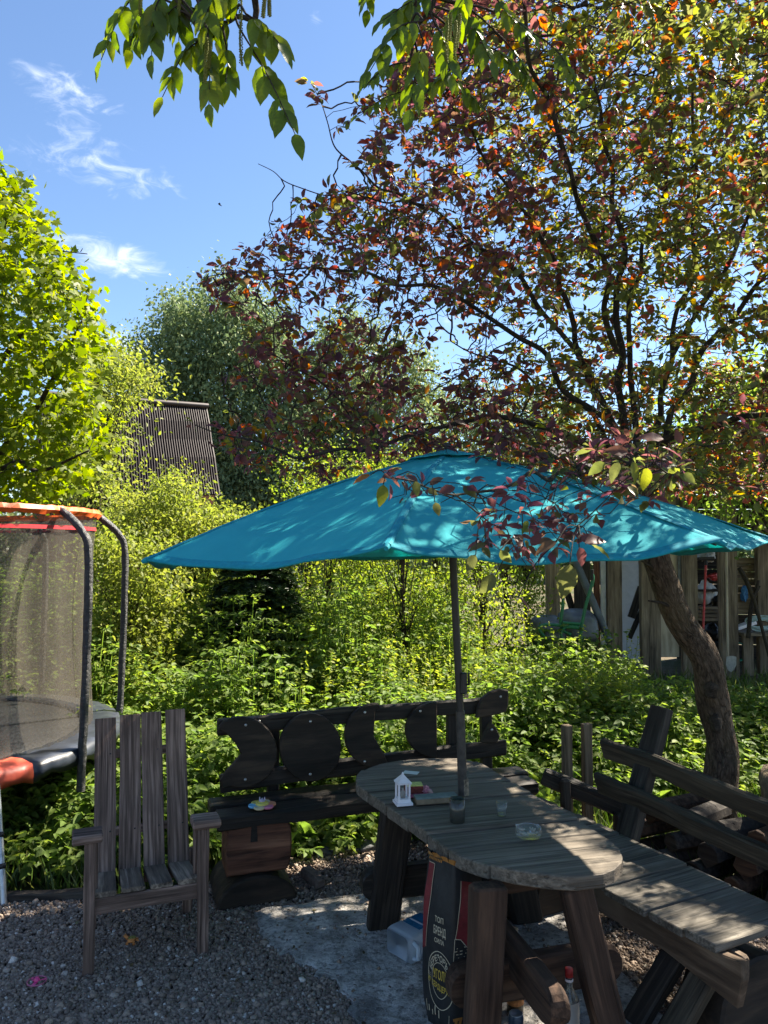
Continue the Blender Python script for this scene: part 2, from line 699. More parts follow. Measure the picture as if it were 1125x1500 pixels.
W_DARK = m_wood('dark_barn_timber', (.012, .01, .009), (.035, .029, .025), (.07, .06, .05), .85, 36)
W_STAKE = m_wood('stake_wood', (0.0420, 0.0312, 0.0204), (0.1330, 0.0975, 0.0624), (0.2380, 0.1755, 0.1200), .85, 45)
BARK = m_bark('apple_bark', (.016, .011, .008), (.17, .125, .09), 14, .04)
BARK_D = m_bark('dark_bark', (.012, .010, .008), (.07, .055, .043), 30, .006)
BARK_B = m_bark('birch_bark', (.05, .05, .045), (.5, .49, .46), 6, .004)
STUMPM = m_bark('stump_wood', (.05, .036, .026), (.3, .235, .18), 6, .02)

L_APPLE = m_leaf('apple_leaf', [(0, (.100, .040, .055)), (.24, (.125, .055, .046)), (.36, (.085, .080, .034)), (.62, (.100, .118, .034)),
                                (.74, (.145, .155, .024)), (.82, (.19, .042, .036)), (.91, (.27, .075, .026)), (1, (.25, .20, .024))],
                 .57, 2.4, .42, .38)
L_MAPLE = m_leaf('maple_leaf', [(0, (.085, .125, .010)), (.5, (.125, .165, .012)), (1, (.18, .205, .016))], .52, 2.0, .5, .2)
L_BIRCH = m_leaf('birch_leaf', [(0, (.115, .165, .085)), (.6, (.165, .22, .10)), (1, (.26, .29, .12))], .3, 1.4, .55, .2, vein=False)
L_SHRUB = m_leaf('shrub_leaf', [(0, (.105, .145, .030)), (.5, (.165, .195, .042)), (1, (.24, .25, .06))], .48, 1.8, .55, .2)
L_SAPL = m_leaf('sapling_leaf', [(0, (.095, .145, .026)), (.5, (.155, .205, .036)), (1, (.24, .25, .05))], .52, 1.8, .55, .2)
L_UNDER = m_leaf('undergrowth_leaf', [(0, (.075, .125, .030)), (.5, (.125, .185, .040)), (1, (.20, .235, .050))], .5, 1.9, .55, .18)
L_WALNUT = m_leaf('walnut_leaf', [(0, (.075, .115, .016)), (.6, (.12, .165, .018)), (1, (.21, .24, .025))], .52, 2.0)
L_SPRUCE = m_leaf('spruce_needle', [(0, (.018, .038, .013)), (.7, (.034, .068, .020)), (1, (.10, .14, .035))], .15, 1.2, vein=False)
L_GRASS = m_leaf('grass_blade', [(0, (.032, .06, .013)), (.6, (.06, .105, .018)), (1, (.15, .16, .05))], .35, 1.5, vein=False)
L_CATKIN = m_plain('catkin', (.16, .17, .04), .8, .2, scale=200)

STEEL = m_plain('galvanised_steel', (.42, .44, .46), .42, .5, .75, .2, 25)
STEEL_D = m_plain('dull_galvanised_sheet', (.11, .118, .122), .5, .5, .45, .3, 9)
BOLT = m_plain('bolt_steel', (.55, .53, .5), .4, .5, .8)
BLACKM = m_plain('black_metal', (.012, .012, .013), .45, .5)
GREENP = m_plain('green_paint', (.008, .13, .055), .4, .5, 0, .2)
REDP = m_plain('red_plastic', (.42, .025, .022), .45, .5)
WHITEP = m_plain('white_plastic', (.74, .70, .74), .45, .5, 0, .05)
BLACKP = m_plain('black_plastic', (.012, .012, .014), .5, .4)
PINKP = m_plain('pink_plastic', (.72, .06, .22), .4, .5)
PINKT = m_plain('pale_pink_plastic', (.45, .12, .2), .4, .5)
GREYBOX = m_plain('grey_green_card', (.13, .17, .165), .7, .3)
TANP = m_plain('tan_card', (.2, .15, .1), .8, .2)
YELLOWP = m_plain('yellow_card', (.55, .55, .16), .7, .3, var=.35, scale=90)
REDC = m_plain('dark_red_card', (.13, .025, .02), .7, .3, var=.5, scale=90)
PINKC = m_plain('pink_foil', (.55, .2, .25), .35, .5, var=.6, scale=70)
PAPER = m_plain('white_paper', (.62, .64, .64), .8, .2, var=.06)
ORANGE = m_plain('orange_vinyl', (.72, .115, .02), .5, .35, 0, .15, 12)
REDV = m_plain('red_band', (.5, .03, .04), .6, .3)
PADRED = m_plain('red_orange_pad', (.60, .10, .055), .45, .4, 0, .15, 8)
PADBLK = m_plain('navy_pad', (.025, .030, .042), .35, .5, 0, .4, 8)
MATBLK = m_plain('jumping_mat', (.018, .019, .021), .6, .4, 0, .3, 60)
BROWNR = m_plain('brown_wall_paint', (.12, .05, .032), .8, .2, 0, .25, 4)
BEIGE = m_plain('beige_board', (.46, .40, .31), .8, .2, 0, .2, 6)
STONEG = m_plain('grey_stone', (.12, .12, .125), .85, .25, 0, .4, 25, .01)
STONEY = m_plain('buff_stone', (.32, .24, .14), .85, .25, 0, .3, 18, .01)
CHIPW = m_plain('worn_brick', (.13, .10, .085), .9, .2, 0, .4, 40, .004)
CORK = m_plain('cork', (.34, .23, .13), .8, .2, 0, .2, 120)
LABELO = m_plain('orange_label', (.40, .16, .05), .6, .3, 0, .4, 80)
LABELY = m_plain('yellow_green_label', (.34, .35, .14), .6, .3, 0, .5, 90)
LABELW = m_plain('frosted_label', (.27, .255, .235), .7, .3, 0, .06, 20)
INKC = m_plain('cream_ink', (.44, .38, .27), .7, .2, 0, .05)
INKY = m_plain('yellow_ink', (.46, .33, .06), .7, .2, 0, .1)
INKO = m_plain('orange_ink', (.32, .14, .035), .7, .2, 0, .3)
BAGBLK = m_plain('black_paper', (.014, .015, .016), .55, .4, 0, .3, 40, .002)
BAGRED = m_plain('red_paper', (.15, .016, .02), .55, .4, 0, .3, 30, .002)
BLUEL = m_plain('blue_label', (.02, .15, .27), .5, .4, 0, .3, 60)
BLUET = m_plain('blue_tarp', (.04, .16, .36), .5, .4)
CLOTHW = m_plain('pale_cloth', (.52, .52, .51), .8, .2, 0, .15, 8)
TOYO = m_plain('orange_toy', (.50, .19, .05), .55, .4, 0, .3, 80)
TOYG = m_plain('olive_toy_back', (.18, .16, .04), .6, .3, 0, .4, 120)
PASTEL = [m_plain(n, c, .5, .4, 0, .06) for n, c in (
    ('sky_blue_silicone', (.16, .44, .66)), ('yellow_silicone', (.66, .55, .12)), ('coral_silicone', (.66, .25, .14)),
    ('pink_silicone', (.62, .19, .28)), ('cream_silicone', (.60, .52, .32)), ('lilac_silicone', (.45, .40, .50)))]


def m_glass(name, col, rough=.02, alpha=.25):
    t = NT(name)
    gl = t.n('ShaderNodeBsdfGlossy', i_Roughness=rough)
    tr = t.n('ShaderNodeBsdfTransparent')
    tr.inputs[0].default_value = (*col, 1)
    df = t.pbr(tuple(c * .5 for c in col), .3, .5)
    m1 = t.n('ShaderNodeMixShader', i_0=alpha)
    t.l(tr.outputs[0], m1.inputs[1])
    t.l(df.outputs[0], m1.inputs[2])
    lw = t.n('ShaderNodeLayerWeight', i_Blend=.5)
    fr = t.math('MULTIPLY_ADD', t.math('POWER', lw.outputs['Facing'], 5.0), .8, .03)
    m2 = t.n('ShaderNodeMixShader')
    t.l(fr, m2.inputs[0])
    t.l(m1.outputs[0], m2.inputs[1])
    t.l(gl.outputs[0], m2.inputs[2])
    return t.done(m2)


GLASS = m_glass('clear_glass', (.93, .955, .95), alpha=.10, rough=.12)
GLASSD = m_glass('smoked_glass', (.30, .31, .27), alpha=.35)
GLASSB = m_glass('dark_bottle_glass', (.10, .08, .05), alpha=.5)
CANIS = None


def m_trans_plastic():
    t = NT('milky_plastic')
    p = t.pbr((.60, .66, .72), .35, .5)
    tr = t.n('ShaderNodeBsdfTranslucent')
    tr.inputs[0].default_value = (.7, .78, .85, 1)
    mx = t.n('ShaderNodeMixShader', i_0=.45)
    t.l(p.outputs[0], mx.inputs[1])
    t.l(tr.outputs[0], mx.inputs[2])
    return t.done(mx)


MILKY = m_trans_plastic()


def m_sheet():
    t = NT('clear_plastic_sheeting')
    c = t.coord('pos')
    n = t.noise(c, 5, 5, .6, 1.5)
    p = t.pbr(t.ramp(n, [(.3, (.30, .34, .38)), (.7, (.46, .50, .54))]), .3, .5, n, .05, .6)
    tr = t.n('ShaderNodeBsdfTranslucent')
    tr.inputs[0].default_value = (.55, .6, .65, 1)
    mx = t.n('ShaderNodeMixShader', i_0=.4)
    t.l(p.outputs[0], mx.inputs[1])
    t.l(tr.outputs[0], mx.inputs[2])
    return t.done(mx)


SHEET = m_sheet()


def m_canopy():
    t = NT('turquoise_canopy_cloth')
    g = t.coord('gc')
    n = t.noise(g, 6, 4)
    w = t.noise(g, 240, 2)
    col = t.ramp(n, [(.3, (.045, .50, .56)), (.7, (.065, .56, .62))])
    dirt = t.noise(g, 42, 5, .75)
    col = t.mix(t.ramp(dirt, [(.66, 0), (.74, .4)]), col, (.02, .10, .12))
    fold = t.noise(g, 3.5, 3, .5, .6)
    p = t.pbr(col, .72, .25, t.math('ADD', t.math('MULTIPLY', fold, 2.0), t.math('MULTIPLY', w, .2)), .02, .25)
    tr = t.n('ShaderNodeBsdfTranslucent')
    tr.inputs[0].default_value = (.03, .58, .56, 1)
    mx = t.n('ShaderNodeMixShader', i_0=.42)
    t.l(p.outputs[0], mx.inputs[1])
    t.l(tr.outputs[0], mx.inputs[2])
    return t.done(mx)


CANOPY = m_canopy()
SEAM = m_plain('turquoise_hem', (.012, .24, .30), .75, .2, 0, .15, 60)


def m_net():
    t = NT('safety_net_mesh')
    g = t.coord('gc')
    n = t.noise(g, 1.0, 4, .6, .4, (3.5, 1.1, 1))
    wv = t.noise(g, 62, 2)
    a = t.math('ADD', t.ramp(n, [(.3, .36), (.7, .70)]), t.math('MULTIPLY_ADD', wv, 1.6, -.8))
    df = t.pbr((.07, .062, .052), .8, .15)
    tl = t.n('ShaderNodeBsdfTranslucent')
    tl.inputs[0].default_value = (.17, .15, .12, 1)
    m0 = t.n('ShaderNodeMixShader', i_0=.4)
    t.l(df.outputs[0], m0.inputs[1])
    t.l(tl.outputs[0], m0.inputs[2])
    tr = t.n('ShaderNodeBsdfTransparent')
    mx = t.n('ShaderNodeMixShader')
    t.l(a, mx.inputs[0])
    t.l(tr.outputs[0], mx.inputs[1])
    t.l(m0.outputs[0], mx.inputs[2])
    return t.done(mx)


NET = m_net()


def m_foam():
    t = NT('black_foam_sleeve')
    g = t.coord('gc')
    n = t.noise(g, 1.0, 5, .75, .5, (45, 24, 24))
    col = t.ramp(n, [(.35, (.012, .012, .013)), (.62, (.05, .05, .052)), (.75, (.26, .25, .25))])
    return t.done(t.pbr(col, .45, .5, n, .012, 1.0))


FOAM = m_foam()


def m_gravel():
    t = NT('crushed_stone')
    r = t.n('ShaderNodeAttribute', attribute_name='rnd').outputs['Fac']
    col = t.ramp(r, [(0, (.13, .095, .072)), (.3, (.23, .172, .13)), (.5, (.29, .225, .175)), (.7, (.33, .245, .18)), (.85, (.44, .365, .30)), (1, (.66, .58, .50))])
    n = t.noise(t.coord('pos'), 160, 4, .7)
    col = t.mix(.5, col, t.ramp(n, [(.3, (.6, .6, .6)), (.7, (1.3, 1.3, 1.3))]), 'MULTIPLY')
    return t.done(t.pbr(col, .8, .3, n, .003, .5))


GRAVEL = m_gravel()


def m_gravelbed():
    t = NT('gravel_bed')
    c = t.coord('pos')
    v = t.n('ShaderNodeTexVoronoi', i_Scale=70.0)
    t.l(c, v.inputs['Vector'])
    col = t.ramp(v.outputs['Color'], [(.2, (.04, .036, .034)), (.8, (.12, .11, .105))])
    return t.done(t.pbr(col, .9, .2, v.outputs['Distance'], .01, 1.0))


GRAVELBED = m_gravelbed()


def m_slab():
    t = NT('worn_concrete')
    c = t.coord('pos')
    n1 = t.noise(c, 7, 8, .72, .6)
    n2 = t.noise(c, 42, 6, .7, .3)
    n3 = t.noise(c, 2.6, 4, .6)
    v = t.n('ShaderNodeTexVoronoi', i_Scale=22.0, feature='DISTANCE_TO_EDGE')
    t.l(t.mix(.06, c, t.n('ShaderNodeTexNoise', i_Scale=9.0).outputs['Color']), v.inputs['Vector'])
    col = t.ramp(n1, [(.32, (.22, .198, .172)), (.46, (.44, .41, .37)), (.60, (.74, .70, .65))])
    col = t.mix(t.ramp(n2, [(.38, .75), (.52, 0)]), col, (.085, .08, .075))
    col = t.mix(t.ramp(n3, [(.36, .7), (.5, 0)]), col, (.11, .10, .09))
    n4 = t.noise(c, 26, 3, .6, 2.2)
    col = t.mix(t.ramp(n4, [(.47, 0), (.5, .5), (.53, 0)]), col, (.5, .51, .53))
    h = t.math('ADD', n1, t.math('MULTIPLY', n2, .5))
    return t.done(t.pbr(col, .75, .3, h, .045, 1.0))


SLAB = m_slab()


def m_soil():
    t = NT('soil_and_litter')
    c = t.coord('pos')
    n = t.noise(c, 9, 8, .75)
    n2 = t.noise(c, .8, 4)
    col = t.ramp(n, [(.3, (.05, .038, .028)), (.5, (.10, .08, .055)), (.72, (.16, .13, .09))])
    col = t.mix(t.ramp(n2, [(.42, 0), (.6, .75)]), col, (.03, .05, .014))
    return t.done(t.pbr(col, .95, .1, n, .03, .8))


SOIL = m_soil()


def m_roof():
    t = NT('brown_ribbed_roofing')
    c = t.coord('gc')
    n = t.noise(c, 1.0, 4, .6, 0, (3, .8, 3))
    col = t.ramp(n, [(.3, (.020, .0125, .012)), (.7, (.060, .040, .038))])
    return t.done(t.pbr(col, .5, .4))


ROOF = m_roof()
# ------------------------------------------------------------------ setting: ground, gravel, worn concrete
def flat_poly(name, poly, z, mat, th=0.0, kind='structure'):
    mb = MB()
    if th:
        mb.prism([(p[0], p[1]) for p in poly], (0, 0, z - th), (1, 0, 0), (0, 1, 0), th, ch=min(.006, th * .4))
    else:
        mb.add([(p[0], p[1], z) for p in poly], [tuple(range(len(poly)))])
    o = mb.build(name, mat)
    return tag(o, kind=kind)


mb = MB()
n = 60
vs, fs = [], []
for i in range(n + 1):
    for j in range(n + 1):
        s, t_ = (i / n - .5) * 2, (j / n - .5) * 2
        x, y = math.copysign(abs(s) ** 2.6, s) * 400, math.copysign(abs(t_) ** 2.6, t_) * 400 + 6
        rr = max(0, math.hypot(x, y - 5) - 8)
        vs.append((x, y, -.03 + min(rr, 60) * .004 + .12 * min(1, rr / 10) * noise.noise(V((x * .15, y * .15, 0)))))
for i in range(n):
    for j in range(n):
        a = i * (n + 1) + j
        fs.append((a, a + n + 1, a + n + 2, a + 1))
mb.add(vs, fs, smooth=True)
tag(mb.build('ground', SOIL), kind='structure')

BEDPOLY = [(-3.4, 4.2), (-2.3, 4.42), (-1.62, 4.46), (-1.1, 4.62), (-.55, 5.05), (.1, 5.35), (.8, 5.3), (1.5, 5.0), (2.3, 4.2), (3.2, 3.2),
           (3.4, -3), (-3.4, -3)]
flat_poly('gravel_bed', BEDPOLY, -.008, GRAVELBED)


def in_poly(X, Y, poly):
    c = np.zeros(len(X), dtype=bool)
    j = len(poly) - 1
    for i in range(len(poly)):
        xi, yi = poly[i]
        xj, yj = poly[j]
        c ^= ((yi > Y) != (yj > Y)) & (X < (xj - xi) * (Y - yi) / (yj - yi + 1e-12) + xi)
        j = i
    return c


# ragged outline of the worn concrete patch, measured on the photograph and laid on the ground
_px = [(374, 1338), (392, 1329), (430, 1326), (470, 1318), (497, 1312), (532, 1310), (580, 1302), (640, 1292), (720, 1285), (790, 1305),
       (850, 1345), (880, 1390), (925, 1440), (985, 1500), (1020, 1560), (700, 1700), (545, 1640), (520, 1530), (524, 1500), (510, 1478),
       (520, 1468), (498, 1452), (494, 1433), (462, 1430), (459, 1413), (440, 1412), (424, 1398), (410, 1399), (404, 1386), (388, 1380), (377, 1357)]
_w = [G(x, y, .012) for x, y in _px]
SLABPOLY = []
for i in range(len(_w)):
    a, b = _w[i], _w[(i + 1) % len(_w)]
    m = max(2, int((b - a).length / .025))
    for k in range(m):
        q = a.lerp(b, k / m)
        j = noise.noise_vector(V((q.x * 16, q.y * 16, 3))) * .022 + noise.noise_vector(V((q.x * 50, q.y * 50, 9))) * .008
        SLABPOLY.append((q.x + j.x, q.y + j.y))
mb = MB()
pl = SLABPOLY
mb.prism(pl, (0, 0, -.006), (1, 0, 0), (0, 1, 0), .022, ch=.003)
tag(mb.build('concrete_patch', SLAB), kind='structure')

# loose crushed stone lying over the bed
N = 230000
Y = 2.15 + (5.4 - 2.15) * RNG.random(N) ** 1.25
X = (RNG.random(N) - .5) * Y * 1.16
ok = in_poly(X, Y, BEDPOLY) & ~in_poly(X, Y, SLABPOLY)
dens = np.clip(1.25 - (Y - 2.6) * .26, .35, 1)
ok &= RNG.random(N) < dens
X, Y = X[ok], Y[ok]
N = len(X)
sz = .0045 + .0055 * RNG.random(N) ** 1.7 + .009 * (RNG.random(N) > .988)
P = np.stack([X, Y, -.004 + sz * .35 + .010 * RNG.random(N)], 1)
CUBE = ([(-1, -.8, -.7), (.9, -1, -.6), (1.0, .7, -.7), (-.8, 1, -.6), (-.7, -.6, .6), (.5, -.8, .8), (.8, .6, .5), (-.5, .6, .8)],
        [(0, 3, 2, 1), (4, 5, 6, 7), (0, 1, 5, 4), (1, 2, 6, 5), (2, 3, 7, 6), (3, 0, 4, 7)])
rn = np.clip(RNG.normal(.42, .22, N), 0, 1)
rn[RNG.random(N) > .985] = 1
zz = np.array([[0, 0, 1.0]]) + RNG.normal(size=(N, 3)) * .55
yy = rand_dirs(N)
o = mass('loose_gravel', P, yy, zz, sz, rn, CUBE[0], CUBE[1], GRAVEL, wid=.7 + .6 * RNG.random(N))
tag(o, kind='stuff')

# crumbs of dirt and litter on the concrete
N = 900
X = -.6 + 2.0 * RNG.random(N)
Y = 2.6 + 1.9 * RNG.random(N)
cl = np.array([noise.noise(V((x * 3, y * 3, 5))) for x, y in zip(X, Y)])
ok = in_poly(X, Y, SLABPOLY) & (cl > .02)
X, Y = X[ok], Y[ok]
N = len(X)
sz = .003 + .006 * RNG.random(N) ** 2
o = mass('litter_crumbs', np.stack([X, Y, .016 + sz * .5], 1), rand_dirs(N), np.array([[0, 0, 1.]]) + RNG.normal(size=(N, 3)) * .5, sz,
         RNG.random(N) * .5, CUBE[0], CUBE[1], GRAVEL)
tag(o, kind='stuff')

# timber edging between the gravel and the grass
mb = MB()
mb.timber([(-3.0, 4.30, .015), (-2.2, 4.42, .015), (-1.6, 4.47, .01)], .06, .07, jit=.006)
tag(mb.build('edging_board', W_DARK, loc=(-2.2, 4.4, 0)), 'sunken dark timber edging between the gravel and grass behind the chair', 'edging board')

# stones at the back of the gravel
for k, (px, py, r, lab) in enumerate(((512, 1236, .085, 'rounded grey stone at the back of the gravel, left of the flat one'),
                                      (543, 1238, .095, 'flat grey stone at the back of the gravel nearest the table leg'),
                                      (474, 1247, .055, 'small grey stone left of the two larger stones behind the gravel'),
                                      (492, 1243, .05, 'smallest grey stone between the other stones at the gravel edge'))):
    c = G(px, py, .02)
    mb = MB()
    mb.stone(c, r, (1.1, .8, .65 if k != 1 else .45), 3, .3)
    tag(mb.build('field_stone', STONEG, loc=(c.x, c.y, 0)), lab, 'stone', 'stones along the back of the gravel')
c = G(1112, 1468, .04)
mb = MB()
mb.stone(c, .105, (1.25, .8, .6), 3, .3)
tag(mb.build('field_stone', STONEY, loc=(c.x, c.y, 0)), 'buff coloured stone on the gravel below the near end of the right bench', 'stone')
c = G(457, 1287, .03)
mb = MB()
mb.timber([c + V((-.05, .08, .01)), c + V((.06, -.08, 0))], .075, .05, ch=.012, step=.03, jit=.008)
tag(mb.build('worn_brick', CHIPW, loc=(c.x, c.y, 0)), 'worn brown broken brick lying on gravel beside the log bench foot', 'brick')
# ------------------------------------------------------------------ slatted armchair
CH_O = V((-1.135, 3.775, 0))
CX, CY, CZ = V((.931, .365, 0)), V((-.365, .931, 0)), V((0, 0, 1))


def C_(x, y, z):
    return CH_O + CX * x + CY * y + CZ * z


chair = thing('slatted_armchair', 'tall weathered wooden armchair with four back slats standing on gravel', 'armchair', CH_O)
for k in range(4):
    xb = -.185 + k * .124
    lean = (0.0, .006, -.004, .004)[k]
    top = (1.045, 1.055, 1.06, 1.065)[k]
    mb = MB()
    mb.timber([C_(xb, .36, .24), C_(xb + lean, .655, top)], .110, .024, up=CY, ch=.004, jit=.0025)
    bs_ = mb.build('back_slat', W_CHAIR, chair)
    for yy, zz in ((.462, .49), (.60, .86)):
        for dx in (-.028, .026):
            mb = MB()
            mb.lathe([(0, .002), (.0045, .0015), (.005, 0)], C_(xb + dx, yy - .024, zz + dx * .3), -CY, 8)
            mb.build('screw', BLACKM, bs_)
    mb = MB()
    mb.timber([C_(xb * 1.06, .02, .352), C_(xb * 1.0, .40, .30)], .107, .026, ch=.005, jit=.002)
    mb.build('seat_slat', W_CSEAT, chair)
mb = MB()
mb.timber([C_(-.245, .028, .30), C_(.245, .028, .30)], .024, .075, ch=.004)
mb.build('front_rail', W_CHAIR, chair)
for s in (-1, 1):
    mb = MB()
    mb.timber([C_(.262 * s, 0, 0), C_(.262 * s, .01, .612)], .052, .040, up=CY, ch=.005)
    mb.build('leg', W_CHAIR, chair)
    mb = MB()
    mb.timber([C_(.245 * s, .46, 0), C_(.245 * s, .42, .36)], .05, .034, up=CY, ch=.005)
    mb.build('leg', W_CHAIR, chair)
    mb = MB()
    mb.timber([C_(.243 * s, .10, .24), C_(.246 * s, .105, .612)], .04, .03, up=CY, ch=.004)
    mb.build('arm_post', W_CHAIR, chair)
    mb = MB()
    mb.timber([C_(.275 * s - .068, .035, .630), C_(.275 * s + .068, .035, .630)], .135, .038, ch=.010)
    mb.build('armrest', W_CHAIR, chair)
    mb = MB()
    mb.timber([C_(.222 * s, .05, .30), C_(.222 * s, .47, .235)], .024, .085, ch=.004)
    mb.build('side_rail', W_CHAIR, chair)
for y, z in ((.462, .49), (.60, .86)):
    mb = MB()
    mb.timber([C_(-.24, y, z), C_(.24, y, z)], .022, .045, ch=.004)
    mb.build('cross_bar', W_CHAIR, chair)

# ------------------------------------------------------------------ log bench on the left, with sawn log discs in its back
BE, BN = V((.947, .321, 0)), V((.321, -.947, 0))     # along the bench, out of its back towards the camera
B0 = V((-.92, 4.33, 0))
bench = thing('log_bench', 'charred black log bench with sawn log discs on its back rails', 'bench', B0)


def B_(t, n, z):
    return B0 + BE * t - BN * n + V((0, 0, z))


mb = MB()
mb.timber([B_(.0, .085, .455), B_(.9, .09, .46), B_(2.02, .085, .455)], .165, .085, ch=.014, jit=.006)
mb.build('seat_plank', W_CHAR, bench)
mb = MB()
mb.timber([B_(-.02, .275, .465), B_(1.0, .28, .465), B_(2.06, .28, .46)], .165, .085, ch=.014, jit=.006)
mb.build('seat_plank', W_CHAR, bench)
for (a, b, h) in (((318, 1065), (741, 1030), .10), ((322, 1148), (741, 1094), .105)):
    n0 = B_(0, .40, 0)
    p, q = PL(*a, n0, BN), PL(*b, n0, BN)
    mb = MB()
    mb.timber([p, p.lerp(q, .5) + V((0, 0, .006)), q], .045, h, ch=.01, jit=.006)
    mb.build('back_rail', W_CHAR, bench)
for px in (400, 662, 712):
    n0 = B_(0, .45, 0)
    t_ = PL(px, 1100, n0, BN)
    mb = MB()
    mb.timber([V((t_.x, t_.y, 0)), V((t_.x, t_.y, .95))], .075, .05, up=BN, ch=.006)
    mb.build('back_post', W_CHAR, bench)


def outline(px, n0, smooth_n=0):
    w = [PL(x, y, n0, BN) for x, y in px]
    return [((p - B0).dot(BE), p.z) for p in w]


def arc(cx, cy, rx, ry, a0, a1, n=14):
    return [(cx + rx * math.cos(math.radians(a0 + (a1 - a0) * k / n)), cy - ry * math.sin(math.radians(a0 + (a1 - a0) * k / n))) for k in range(n + 1)]


n0 = B_(0, .372, 0)
SL = [
    [(352, 1103), (343, 1086), (333, 1075), (319, 1066), (321, 1061)] + arc(352, 1100, 53, 52, 118, -108) + [(325, 1152), (322, 1140), (330, 1128), (343, 1114)],
    arc(453, 1093, 45, 50, 0, 340, 26),
    [(545, 1076), (547, 1040), (553, 1033)] + arc(548, 1076, 45, 47, 84, 290, 18) + [(566, 1117), (561, 1104)],
    [(637, 1027)] + arc(637, 1068, 45, 41, 92, 268, 16) + [(637, 1108)],
    [(695, 1050), (697, 1034), (704, 1021), (716, 1012), (729, 1008), (741, 1010), (741, 1030), (738, 1041), (716, 1047)],
    [(702, 1086), (707, 1072), (716, 1056), (722, 1062), (729, 1077), (724, 1087)],
]
for k, px in enumerate(SL):
    ol = outline(px, n0)
    mb = MB()
    mb.prism(ol, B_(0, .372, 0) , BE, (0, 0, 1), .042, ch=.007, nrm=BN)
    sl = mb.build('log_slice', W_SLICE, bench)
    cx = sum(p[0] for p in ol) / len(ol)
    zs = [p[1] for p in ol]
    for z in ((max(zs) - .05, min(zs) + .05) if k < 3 else (max(zs) - .05,)):
        cand = cx if k not in (4,) else cx + .05
        mb = MB()
        mb.lathe([(0, .006), (.006, .005), (.009, 0)], B_(cand, .33, z), BN, 8)
        mb.build('bolt', BOLT, sl)
for t_, z in ((.29, .925), (.31, .66)):
    mb = MB()
    mb.lathe([(0, .006), (.006, .005), (.009, 0)], B_(t_, .376, z), BN, 8)
    mb.build('bolt', BOLT, bench)
# split log pedestal and the half log under it
mb = MB()
prof = []
for k in range(15):
    a = -PI / 2 + PI * k / 14
    prof.append((.02 + .34 * (1 - .02) + .035 * math.cos(a), .30 + .145 * math.sin(a)))
poly = [(.02, .155), (.02, .445)] + prof[::-1]
mb.prism(poly, B_(.035, .02, 0), BE, (0, 0, 1), .26, ch=.012, nrm=-BN)
ped = mb.build('pedestal_log', W_LOG, bench)
mb = MB()
mb.prism([(.165, .335), (.205, .335), (.2, .44), (.17, .44)], B_(.02, .017, 0), BE, (0, 0, 1), .006, ch=.001, nrm=-BN)
mb.build('mortise', W_CHAR, ped)
mb = MB()
pts = [(-.03, 0)] + [(.19 - .225 * math.cos(PI * k / 16), .17 * math.sin(PI * k / 16) ** .85) for k in range(17)]
mb.prism(pts[1:], B_(.03, -.03, -.01), BE, (0, 0, 1), .42, ch=.012, nrm=-BN)
mb.build('foot_log', W_SLICE, bench)
mb = MB()
mb.prism(poly, B_(1.55, .02, 0), BE, (0, 0, 1), .26, ch=.012, nrm=-BN)
mb.build('pedestal_log', W_LOG, bench)
mb = MB()
mb.prism(pts[1:], B_(1.52, -.03, -.01), BE, (0, 0, 1), .42, ch=.012, nrm=-BN)
mb.build('foot_log', W_SLICE, bench)

# silicone flower toy on the bench
c = G(384, 1181, .513)
toy = thing('flower_toy', 'rainbow silicone flower toy lying on the black log bench', 'toy', c)
for k in range(6):
    a = 2 * PI * k / 6 + .35
    q = c + V((math.cos(a) * .048, math.sin(a) * .048, 0))
    mb = MB()
    mb.lathe([(.0, 0), (.028, 0), (.033, .007), (.030, .014), (.022, .012), (.0, .012)], q, n=16)
    mb.build('petal', PASTEL[(2, 4, 1, 0, 4, 3)[k]], toy, )
mb = MB()
mb.lathe([(.0, .004), (.034, .004), (.038, .014), (.032, .024), (.024, .022), (.018, .03), (0, .032)], c, n=18)
mb.build('centre', PASTEL[1], toy)
mb = MB()
mb.lathe([(.0, .028), (.018, .028), (.02, .034), (.006, .040), (0, .05)], c, n=12)
for s in (-1, 1):
    mb.lathe([(.005, .03), (.003, .05), (0, .055)], c + V((.014 * s, 0, 0)), n=8)
mb.build('knob', PASTEL[5], toy)

# ------------------------------------------------------------------ oval plank table
tp = [(1080, 450), (1075, 470), (1050, 497), (1000, 517), (940, 525), (880, 526), (810, 521), (740, 513), (670, 502), (610, 488), (540, 468), (470, 443),
      (420, 412), (370, 378), (310, 335), (250, 290), (175, 240), (100, 192), (84, 178), (78, 160), (84, 142), (100, 126), (130, 110), (170, 96), (230, 85),
      (300, 77), (380, 74), (460, 75), (510, 83), (560, 105), (610, 135), (700, 184), (800, 240), (890, 292), (970, 340), (1030, 380), (1065, 412)]
TZ = .75
TX, TY = V((.967, .253, 0)).normalized(), V((-.253, .967, 0)).normalized()
tw = [G(490 + x / 2.557, 1080 + y / 2.557, TZ) for x, y in tp]
T0 = sum(tw, V()) / len(tw)
T0 = V((T0.x, T0.y, 0))
tpoly = [((p - T0).dot(TX), (p - T0).dot(TY)) for p in tw]
ymin, ymax = min(p[1] for p in tpoly), max(p[1] for p in tpoly)


def T_(x, y, z):
    return T0 + TX * x + TY * y + V((0, 0, z))


